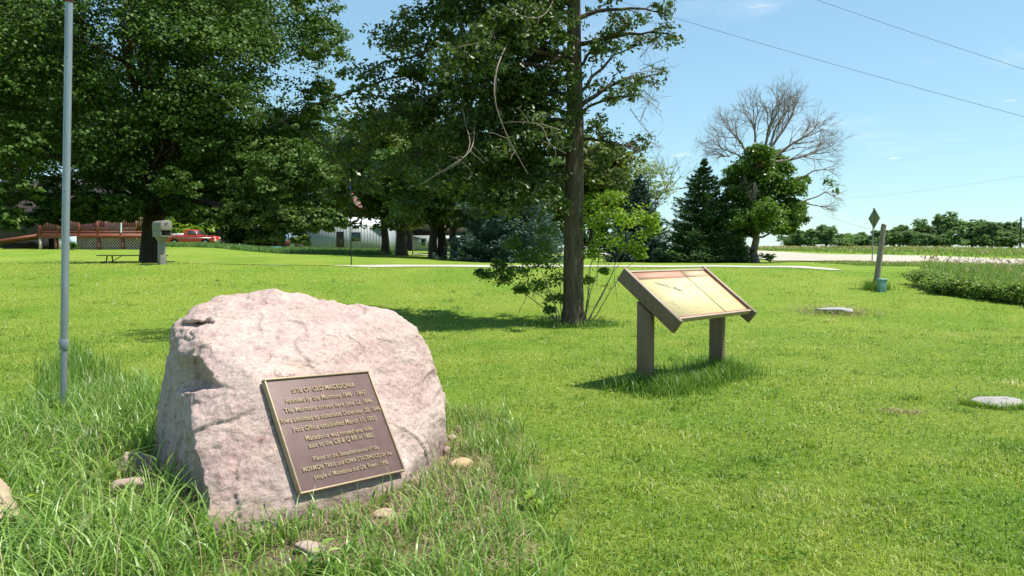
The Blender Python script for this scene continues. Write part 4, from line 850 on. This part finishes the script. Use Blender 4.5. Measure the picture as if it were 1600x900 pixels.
for pa,pb_ in((90,95),(120,153),(157,190),(194,230)):
    b=MB(); xa,xb=X_(pa),X_(pb_); zt_=zf-.25; zb_=z0-.1; hh_=zt_-zb_
    k4=xa-hh_
    while k4<xb:
        for s in(1,-1):
            a0=np.array([k4,zb_ if s>0 else zt_]); e0=np.array([k4+hh_,zt_ if s>0 else zb_]); t0=max(0,(xa-a0[0])/hh_); t1=min(1,(xb-a0[0])/hh_)
            if t1>t0:
                p=a0+(e0-a0)*t0; q=a0+(e0-a0)*t1; b.tube([(p[0],d+.1+s*.008,p[1]),(q[0],d+.1+s*.008,q[1])],.022,4)
        k4+=.17
    b.build('lattice_panel',M['lattice'],dk)
# ramp on the left end
b=MB(); b.prism([(X_(62),zf+.02),(X_(62),zf-.16),(X_(-30),zf-.66),(X_(-30),zf-.52)],lambda x,z,y:np.array([x,y,z]),d-.05,d+1.6); b.build('ramp',M['redwood'],dk)
b=MB(); b.box(((x0+x1)/2,d+.9,(zf+z0)/2-.2),(x1-x0-.2,.05,zf-z0-.1)); b.box((X_(20),d+2.0,(zf+z0)/2-.2),(X_(62)-X_(-30),.05,zf-z0)); b.build('under_deck_shade_sheet',M['dark'],dk)  # near-black sheets standing in for the shade under deck and ramp
b=MB(); q=P(190,355,d-.0); b.tube([(q[0],d-.1,zf+.1),(q[0]+.03,d-.1,zf+1.3)],.05,8); o=b.build('downspout',M['white'],rt,smooth=True)
gp=MB(); q=P(113,379,d-.35); gp.box(q,(.5,.06,.75)); o=gp.build('garden_board',simple('pale_blue_board',(.3,.5,.6),(.6,.7,.7),3,.5),loc=q); tag(o,'small pale blue board standing against the deck','board')

# ------------------------------------------------------------------ pickup truck
d=84; c=onground(301,d); zt0=rowz(384.5,d); rt=empty('pickup_truck',(c[0],d,zt0),'old red pickup truck parked side on behind long grass','pickup truck')
Lt=5.35; 
def tk(x,z,y): return np.array([c[0]+x,d+y,zt0+z])
def archp(cx_,r,n=8): return [(cx_+r*math.cos(q),.36+r*math.sin(q)) for q in np.linspace(math.pi,0,n)]
bot=[(-2.6,.42)]+archp(-1.45,.46)+archp(1.75,.46)+[(2.62,.42)]
prof=bot+[(2.66,.75),(2.6,1.02),(2.2,1.07),(1.15,1.12),(-2.62,1.08),(-2.66,.75)]
b=MB(); b.prism(prof,tk,-.95,.95); bd=bevel(b.build('body',M['redpaint'],rt),.03)
cab=[(-.55,1.10),(1.05,1.12),(.62,1.66),(.5,1.72),(-.35,1.72),(-.48,1.66)]
b=MB(); b.prism(cab,lambda x,z,y:tk(x,z,y*(1-.14*(z-1.1)/.6)),-.88,.88); cb=bevel(b.build('cab',M['redpaint'],rt),.03)
for s in(-1,1):
    b=MB(); b.prism([(-.1,1.16),(.92,1.16),(.56,1.6),(-.1,1.6)],lambda x,z,y:tk(x,z,y*(1-.14*(z-1.1)/.6)),s*.87,s*.895); b.build('side_window',M['glass'],cb)
b=MB(); b.prism([(1.0,1.19),(.66,1.62),(.685,1.63),(1.03,1.2)],lambda x,z,y:tk(x,z,y*(1-.14*(z-1.1)/.6)),-.78,.78); b.build('windscreen',M['glass'],cb)
for x in(-1.45,1.75):
    for s in(-1,1):
        b=MB(); b.tube([tk(x,.36,s*.72),tk(x,.36,s*.74),tk(x,.36,s*.92),tk(x,.36,s*.94)],[.34,.37,.37,.34],20); w=b.build('wheel',M['rubber'],rt,smooth=True); b=MB(); b.tube([tk(x,.36,s*.935),tk(x,.36,s*.955)],.19,14); b.build('rim',M['chrome'],w)
b=MB(); b.box(tk(2.72,.55,0),(.12,1.9,.2)); b.build('bumper',M['chrome'],rt); b=MB(); b.box(tk(-2.74,.5,0),(.12,1.8,.18)); b.build('bumper',M['chrome'],rt)
for s in(-1,1): b=MB(); b.tube([tk(2.62,.85,s*.7),tk(2.69,.85,s*.7)],.1,12); b.build('headlight',M['white'],rt)
b=MB(); b.box(tk(.85,1.25,-1.02),(.08,.12,.18)); b.build('mirror',M['chrome'],rt)
b=MB(); b.box(tk(-.1,.85,-.965),(5.0,.02,.05)); b.build('side_trim',M['chrome'],bd)
b=MB(); b.box(tk(-1.2,1.2,.2),(1.3,1.2,.24)); o=b.build('truck_load',M['white'],loc=tk(-1.2,1.1,.2)); tag(o,'pale load lying in the bed of the red pickup','load')
b=MB(); b.tube([tk(-1.6,1.12,-.4),tk(-2.8,1.42,-.4)],.05,6); o=b.build('board',M['lattice'],loc=tk(-2.2,1.2,-.4)); tag(o,'pale plank sticking up from the back of the pickup bed','plank')
b0=onground(283,92); rs=np.random.default_rng(3); rt=empty('bush',b0,'light green bush behind the red pickup truck','bush'); lb=MB(); sprays(lb,[(b0+[rs.normal(0,1.0),rs.normal(0,.6),1.0+rs.random()*1.6],.9) for _ in range(14)],16,14,.28,rs); lb.build('leaves',M['bright'],rt); b=MB(); b.tube([b0,b0+[0,0,1.5]],.08,6); b.build('stem',M['bark2'],rt)
for i_,(px,dd,lab) in enumerate([(1204,44,'small green bush right of the half dead tree trunk'),(115,49.2,'low leafy bush at the foot of the deck lattice')]):
    b0=onground(px,dd); b0[2]=float(zt(b0[0],b0[1])); rt=empty('bush',b0,lab,'bush'); lb=MB(); sprays(lb,[(b0+[rs.normal(0,.12),rs.normal(0,.1),.1+.25*rs.random()],.2) for _ in range(8)],10,10,.1,rs); lb.build('leaves',M['shrubdark'],rt); b=MB(); b.tube([b0-[0,0,.05],b0+[0,0,.3]],.02,6); b.build('stem',M['bark2'],rt)

# ------------------------------------------------------------------ shed, barn, far bits
d=80; zb=rowz(393,d)
rt=empty('metal_shed',(X_(540,d),d,zb),'pale grey metal shed with a light roof seen under the trees','shed')
xa,xb=X_(481,d),X_(602,d); ztp=rowz(353,d)
b=MB(); b.box(((xa+xb)/2,d+4,(zb-.3+ztp)/2),(xb-xa,8,ztp-zb+.3)); n=int((xb-xa)/.3)
b.build('wall',M['metalwall'],rt)
b=MB()
for i_ in range(n+1): b.box((xa+i_*.3,d-.0,(zb+ztp)/2),(.05,.05,ztp-zb-.02))
b.build('siding_ribs',M['metalwall'],rt)
b=MB(); b.prism([(d-.35,ztp-.05),(d-.35,ztp+.06),(d+4,rowz(337,d)),(d+8.3,ztp+.06),(d+8.3,ztp-.05),(d+4,rowz(337,d)-.12)],lambda y,z,x:np.array([x,y,z]),xa-.3,xb+.3); b.build('roof',M['roofmetal'],rt)
b=MB(); b.box((X_(532,d),d-.03,(zb+rowz(362,d))/2),(.75,.08,rowz(362,d)-zb)); b.build('door',M['bark2'],rt)
b=MB(); b.box((X_(557,d),d-.03,rowz(370,d)),(.9,.08,.9)); b.build('window',M['glass'],rt)
d=88; rt=empty('barn',(X_(455,d),d,rowz(391,d)),'pale blue sided outbuilding left of the metal shed','outbuilding'); xa,xb=X_(432,d),X_(488,d); zb=rowz(393,d); ztp=rowz(358,d)
b=MB(); b.box(((xa+xb)/2,d+3,(zb+ztp)/2),(xb-xa,6,ztp-zb)); b.build('wall',M['bluewall'],rt)
b=MB(); b.prism([(d-.3,ztp),(d+3,ztp+1.4),(d+6.3,ztp)],lambda y,z,x:np.array([x,y,z]),xa-.2,xb+.2); b.build('roof',M['bark2'],rt)
b=MB(); b.box((X_(469,d),d-.04,(zb+rowz(376,d))/2),(1.1,.08,rowz(376,d)-zb)); b.build('door',simple('brown_door',(.14,.10,.09),None,3,.7),rt)
d=84; rt=empty('farm_wagon',(X_(441,d),d,rowz(391,d)),'dark red machine parked in front of the pale blue outbuilding','wagon'); zb=rowz(390.5,d)
b=MB(); b.prism([(X_(428,d),zb+.4),(X_(450,d),zb+.4),(X_(452,d),zb+1.0),(X_(426,d),zb+1.0)],lambda x,z,y:np.array([x,y,z]),d-.5,d+.9); b.build('body',simple('dark_red_paint',(.10,.02,.018),None,3,.6),rt)
b=MB(); 
for px in(433.5,448): 
    for y in(d-.4,d+.8): b.tube([(X_(px,d),y,zb+.4),(X_(px,d),y,zb+1.65)],.05,6)
b.box((X_(441,d),d+.2,zb+1.68),(1.2,1.5,.08)); b.build('canopy',simple('dark_red_paint2',(.10,.02,.018),None,3,.6),rt)
for px in(430,447):
    b=MB(); b.tube([(X_(px,d),d-.65,zb+.3),(X_(px,d),d-.52,zb+.3)],.3,14); b.build('wheel',M['rubber'],rt)
q=np.array([X_(440,d),d-.55,zb+1.25]); b=MB(); v=np.array([[math.cos(a)*math.cos(e),math.sin(a)*math.cos(e),math.sin(e)] for a in np.linspace(0,6,8) for e in(-1,0,1)])*[.28,.2,.2]+q; hv_,lp,tt=hullrock([tuple(z) for z in v],.03,.02,5,2); addraw(b,hv_,lp,tt); o=b.build('sack',M['white'],loc=q); tag(o,'white bundle on the dark red machine','bundle')
d=80; b=MB(); q=np.array([X_(430,d),d,rowz(390,d)]); b.tube([q,q+[0,0,.06],q+[0,0,.3],q+[0,0,.3]],[.5,.52,.56,.48],24); o=b.build('wading_pool',simple('turquoise_plastic',(.05,.42,.6),None,3,.4),loc=q); tag(o,'low turquoise tub in the grass by the dark red machine','tub')
d=105; rt=empty('house',(X_(680,d),d,rowz(392,d)),'pale grey house glimpsed between the far tree trunks','house'); xa,xb=X_(632,d),X_(738,d); zb=rowz(396,d); ztp=rowz(368,d)
b=MB(); b.box(((xa+xb)/2,d+4,(zb+ztp)/2),(xb-xa,8,ztp-zb)); b.build('wall',simple('pale_siding',(.42,.47,.5),(.36,.4,.43),2,.6),rt)
b=MB(); b.prism([(d-.5,ztp),(d+4,ztp+2.4),(d+8.5,ztp)],lambda y,z,x:np.array([x,y,z]),xa-.4,xb+.4); b.build('roof',M['bark2'],rt)
for px in(662,702,716): w=MB(); w.box((X_(px,d),d-.03,rowz(379,d)),(.75,.08,1.1)); w=w.build('window',M['white'],rt); q=MB(); q.box((X_(px,d),d-.06,rowz(379,d)),(.55,.06,.9)); q.build('pane',M['glass'],w)
pth=[(635,64,66),(660,60,63),(690,57,60),(725,54,57),(760,53,56)]
strip('path',[(X_(a,b_),b_) for a,b_,c_ in pth],[(X_(a,c_),c_) for a,b_,c_ in pth],M['concrete'],.05,4)

# flag pole with ragged flag
d=31; c=onground(549,d); rt=empty('flagpole',c,'thin dark flagpole standing in the yard beyond the driveway','flagpole'); zt_=rowz(283,d)
b=MB(); b.tube([c-[0,0,.1],(c[0]-.02,d,zt_)],[.022,.016],8); b.build('pole',M['dark'],rt,smooth=True); b=MB(); b.tube([(c[0]-.02,d,zt_),(c[0]-.02,d,zt_+.05)],[.03,.01],8); b.build('finial',M['brass'],rt)
def flagmat():
    m,nt=newmat('flag_cloth'); tc=N(nt,'ShaderNodeUVMap'); sx=N(nt,'ShaderNodeSeparateXYZ'); nt.links.new(tc.outputs[0],sx.inputs[0])
    a=N(nt,'ShaderNodeMath',operation='MULTIPLY'); a.inputs[1].default_value=6.5; nt.links.new(sx.outputs[1],a.inputs[0]); f=N(nt,'ShaderNodeMath',operation='FRACT'); nt.links.new(a.outputs[0],f.inputs[0]); g_=N(nt,'ShaderNodeMath',operation='GREATER_THAN'); g_.inputs[1].default_value=.5; nt.links.new(f.outputs[0],g_.inputs[0])
    c=mixc(nt,g_.outputs[0],(.55,.03,.045),(.8,.78,.76)); p=N(nt,'ShaderNodeMath',operation='LESS_THAN'); p.inputs[1].default_value=.4; nt.links.new(sx.outputs[0],p.inputs[0]); q=N(nt,'ShaderNodeMath',operation='GREATER_THAN'); q.inputs[1].default_value=.46; nt.links.new(sx.outputs[1],q.inputs[0]); r=N(nt,'ShaderNodeMath',operation='MULTIPLY'); nt.links.new(p.outputs[0],r.inputs[0]); nt.links.new(q.outputs[0],r.inputs[1])
    c=mixc(nt,r.outputs[0],c,(.03,.07,.3)); finish(nt,c,.8,trans=.25); return m
nu,nv=34,20; vs=[];uvs=[]
for i_ in range(nu):
    for j_ in range(nv):
        s,t=i_/(nu-1),j_/(nv-1); x=c[0]+.02-.24*s*math.sin(s*3+t*1.5)+.58*s*(1-t)*.9; z=zt_-.05-.62*(1-t)-.62*s*(.7+.3*t); y=d-.04+.07*math.sin(s*9+t*5)*s-.05*math.cos(t*8)*s; vs.append((x-c[0],y-c[1],z-c[2])); uvs.append((s,t))
fs=[(i_*nv+j_,(i_+1)*nv+j_,(i_+1)*nv+j_+1,i_*nv+j_+1) for i_ in range(nu-1) for j_ in range(nv-1) if not(i_>26 and (i_*7+j_*5)%6<2) and not(12<i_<16 and 6<j_<9)]
me=bpy.data.meshes.new('flag'); me.from_pydata(vs,[],fs); uvl=me.uv_layers.new(name='UVMap')
for l in me.loops: uvl.data[l.index].uv=uvs[l.vertex_index]
me.materials.append(flagmat()); o=bpy.data.objects.new('flag',me); COL.objects.link(o); o.location=c; tag(o,'ragged red, white and blue flag hanging limp on the thin flagpole','flag')
for p in me.polygons: p.use_smooth=True

# ------------------------------------------------------------------ right side: sign, post, box, pole, wires
d=40; x=X_(1363,d); zb=float(zt(x,d)); rt=empty('road_sign',(x,d,zb),'diamond road sign seen from behind on a thin metal post','road sign')
b=MB(); b.tube([(x-.02,d,zb-.2),(x,d,rowz(325.5,d))],.03,8); b.build('post',simple('sign_post_metal',(.28,.3,.3),None,5,.5,metal=.3),rt,smooth=True)
zc=rowz(341.5,d); hw=.335*1.0; hd_=.53; a=math.radians(-84); dx,dy=math.cos(a),math.sin(a)
b=MB(); w=.53; b.prism([(0,hd_),(w,0),(0,-hd_),(-w,0)],lambda l,z,t:np.array([x+dx*l+dy*t,d+dy*l-dx*t-.0,zc+z]),-.046,-.038); bevel(b.build('sign_plate',M['signback'],rt),.002)
pb_=G(1368,452); pt=P(1381,352,pb_[1]); rt=empty('leaning_post',pb_,'weathered wooden post leaning right with grass round its foot','post'); t=np.linspace(-.06,1,9)[:,None]; pts=pb_+(pt-pb_)*t
b=MB(); b.tube(pts,np.linspace(.078,.066,9),14); o=b.build('post',M['weathered'],rt,smooth=False); b=MB(); b.tube([pt,pt+[.01,0,.02]],[.068,.055],12); b.build('post_top',M['rust'],rt)
q=G(1378,456); rt=empty('utility_pedestal',q,'small pale green utility box beside the leaning post','utility box'); b=MB(); b.box(q+[0,0,.12],(.17,.17,.34)); bevel(b.build('housing',M['utilgreen'],rt),.01); b=MB(); b.box(q+[0,0,.305],(.2,.2,.05)); bevel(b.build('lid',M['utilgreen'],rt),.012)
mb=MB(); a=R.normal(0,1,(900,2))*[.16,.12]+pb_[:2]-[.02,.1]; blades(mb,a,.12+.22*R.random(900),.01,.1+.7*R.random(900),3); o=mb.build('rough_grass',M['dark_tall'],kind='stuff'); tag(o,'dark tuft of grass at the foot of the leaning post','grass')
d=150; x=X_(1593,d); zb=float(zt(x,d)); rt=empty('utility_pole',(x,d,zb),'thin far wooden utility pole near the right edge','utility pole'); b=MB(); b.tube([(x,d,zb-.5),(x,d,rowz(339,d))],[.2,.14],8); b.build('pole',M['bark2'],rt,smooth=True); b=MB(); b.box((x,d,rowz(344,d)),(1.6,.12,.12)); b.build('crossarm',M['bark2'],rt)
def wire(label,a,b_,sag,r):
    p=curve(a,b_,-sag,24); m=MB(); m.tube(p,r,6,False); o=m.build('power_line',M['wire'],loc=p[0]); tag(o,label,'power line','overhead power lines')
def ext(p1,p2,d1,d2,e=.5):
    a=P(*p1,d1);b=P(*p2,d2); return a-(b-a)*e,b+(b-a)*e
a,b_=ext((1080,32),(1600,178),34,30,.35); wire('overhead wire running from the oak down to the right edge',a,b_,.15,.008)
a,b_=ext((1290,0),(1600,103),34,30,.6); wire('highest overhead wire crossing the top right corner',a,b_,.15,.008)
a,b_=ext((1320,306),(1600,268),90,60,.3); wire('faint wire low in the sky right of the half dead tree',a,b_,.5,.005)
a,b_=P(1290,336,160),P(1593,344,150); wire('faint wire sagging to the far utility pole',a,b_,3.5,.02)

# ------------------------------------------------------------------ meadow and rough strips
mb=MB(); sd_=MB()
ME=[G(1437,436),G(1443,447),G(1470,458),G(1500,464),G(1550,470),G(1600,477),G(1700,490),np.array([20,20,0]),np.array([26,36,0]),np.array([X_(1600,37),37,0]),np.array([X_(1480,38),38,0]),np.array([X_(1440,36),36,0])]
a=sample(ME,30000); mh=lambda a:np.interp(a[:,1],[20,25,31,37],[1.0,.75,.36,.2]); blades(mb,a,(.35+.4*R.random(len(a)))*mh(a),.012+.012*R.random(len(a)),.1+.7*R.random(len(a)),3)
o=mb.build('meadow_grass',M['meadow'],kind='stuff'); tag(o,'tall unmown meadow grass at the right edge of the lawn','grass')
a=sample(ME,600); n=len(a); c=np.stack([a[:,0],a[:,1],zt(a[:,0],a[:,1])+(.6+.2*R.random(n))*mh(a)],1); leaves(sd_,np.repeat(c,3,0)+R.normal(0,.03,(3*n,3)),.09,upb=-.2,aspect=.35)
c2=[]; 
for q in np.linspace(0,1,420):
    e=[ME[1],ME[2],ME[3],ME[4],ME[5],ME[6]]; t=q*4.999; i_=int(t); p=e[i_]*(1-(t-i_))+e[i_+1]*(t-i_); c2.append((np.array([p[0]+R.normal(0,.12),p[1]+.25+R.normal(0,.2),float(zt(p[0],p[1]))+.05+.33*R.random()]),.15))
lb=MB(); sprays(lb,c2,5,9,.06,R,.8,.6); o=lb.build('weed_border',M['meadow'],kind='stuff'); tag(o,'dense leafy weeds along the mown edge of the meadow','weeds')
def rgh(name,poly,n,h,w,mat,label,seed=False,cat='grass'):
    mb=MB(); a=sample(poly,n); blades(mb,a,h*(.6+.8*R.random(len(a))),w*(.7+.6*R.random(len(a))),.1+.7*R.random(len(a)),2); o=mb.build(name,mat,kind='stuff'); tag(o,label,cat)
    if seed: b=a[::9]; n=len(b); c=np.stack([b[:,0],b[:,1],zt(b[:,0],b[:,1])+h*(.8+.4*R.random(n))],1); leaves(sd_,c,w*4.5,upb=-.2,aspect=.4)
def pl_(*q): return [(X_(px,dd),dd) for px,dd in q]
rgh('roadside_grass',pl_((1310,38),(1345,33),(1440,33),(1700,36),(1700,38.3),(1500,38.5),(1330,40),(1270,43)),7000,.15,.02,M['meadow'],'uneven roadside weeds along the near edge of the road',True)
rgh('prairie_grass',pl_((1120,80),(1210,64),(1310,58),(1400,54),(1600,52),(1900,50),(1900,75),(1600,80),(1400,90),(1200,100)),22000,.22,.04,M['meadow'],'brownish prairie grass on the bank beyond the road',True)
o=sd_.build('seed_heads',M['seed'],kind='stuff'); tag(o,'pinkish brown grass seed heads over the meadow and road banks','seed heads')
rgh('yard_grass',pl_((258,60),(320,58),(430,58),(520,55),(600,56),(625,62),(600,72),(470,78),(330,80),(250,78)),22000,.34,.05,M['strip'],'bluish green long grass strip in front of truck and shed')
cc=[(np.array([x,y,float(zt(x,y))+h_]),1.9) for x,y,h_ in zip(R.uniform(X_(-60,118),X_(1010,118),520),R.uniform(112,124,520),R.uniform(.3,8,520)**1.0)]
cc+=[(np.array([x,y,float(zt(x,y))+h_]),1.5) for x,y,h_ in zip(R.uniform(X_(150,110),X_(760,110),260),R.uniform(110,113,260),R.uniform(.2,3.2,260))]
lb=MB(); sprays(lb,cc,14,14,.55,R,.45,.7); o=lb.build('woodland_edge',M['maple'],kind='stuff'); tag(o,'dark woodland edge closing the view behind the far trees','woodland')

# ------------------------------------------------------------------ light
w=bpy.data.worlds.new('World'); S.world=w; w.use_nodes=True; nt=w.node_tree; nt.nodes.clear()
sky=N(nt,'ShaderNodeTexSky'); sky.sky_type='NISHITA'; sky.sun_disc=False
el=math.radians(64); saz=math.atan2(1,-.10)
sky.sun_elevation=el; sky.sun_rotation=saz; sky.air_density=1.0; sky.dust_density=.2; sky.ozone_density=2.0; sky.altitude=100
tc=N(nt,'ShaderNodeTexCoord').outputs['Generated']
mp=N(nt,'ShaderNodeMapping'); mp.inputs['Scale'].default_value=(1.5,1.5,7); nt.links.new(tc,mp.inputs[0])
cf=nz(nt,2.2,7,.62,mp.outputs[0],.5); cm=ramp(nt,cf,[(.56,(0,0,0)),(.8,(.35,.35,.35))])
def puff(px,py,rx,rz,k):
    dv=P(px,py,1)-np.array([0,0,EYE]); dv/=np.linalg.norm(dv); s=N(nt,'ShaderNodeVectorMath',operation='SUBTRACT'); nt.links.new(tc,s.inputs[0]); s.inputs[1].default_value=dv
    m=N(nt,'ShaderNodeVectorMath',operation='MULTIPLY'); nt.links.new(s.outputs[0],m.inputs[0]); m.inputs[1].default_value=(1/rx,1/rx,1/rz); l=N(nt,'ShaderNodeVectorMath',operation='LENGTH'); nt.links.new(m.outputs[0],l.inputs[0])
    a=N(nt,'ShaderNodeMath',operation='MULTIPLY_ADD'); f=nz(nt,45,6,.7,mp.outputs[0]); nt.links.new(f,a.inputs[0]); a.inputs[1].default_value=1.5; nt.links.new(l.outputs['Value'],a.inputs[2])
    r=ramp(nt,a.outputs[0],[(.45,(k,k,k)),(.99,(0,0,0))]); return r
for q in [(1395,247,.022,.006,.9),(1575,158,.035,.006,.55),(1062,243,.035,.014,.7),(1190,8,.06,.012,.35)]:
    cm=mixc(nt,1.0,cm,puff(*q),'ADD')
gm=N(nt,'ShaderNodeGamma'); gm.inputs[1].default_value=.62; nt.links.new(mixc(nt,1.0,sky.outputs[0],(.125,.132,.128),'MULTIPLY'),gm.inputs[0]); skt=mixc(nt,1.0,gm.outputs[0],(5.5,7.1,7.7),'MULTIPLY'); skc=mixc(nt,cm,skt,(8.0,8.3,8.6))
bg=N(nt,'ShaderNodeBackground'); bg.inputs[1].default_value=.095; nt.links.new(skc,bg.inputs[0]); wo=N(nt,'ShaderNodeOutputWorld'); nt.links.new(bg.outputs[0],wo.inputs[0])
sl=bpy.data.lights.new('sun','SUN'); sl.energy=5.0; sl.angle=math.radians(.53); sl.color=(1,.955,.89); so=bpy.data.objects.new('sun',sl); COL.objects.link(so)
sd3=Vector((math.cos(el)*math.sin(saz),math.cos(el)*math.cos(saz),math.sin(el))); so.rotation_euler=sd3.to_track_quat('Z','Y').to_euler(); so.location=(0,0,30)
S.view_settings.view_transform='Standard'; S.view_settings.look='None'; S.view_settings.exposure=.68; S.view_settings.gamma=1
S.render.engine='CYCLES'; S.cycles.max_bounces=6; S.cycles.transmission_bounces=4; S.cycles.diffuse_bounces=3
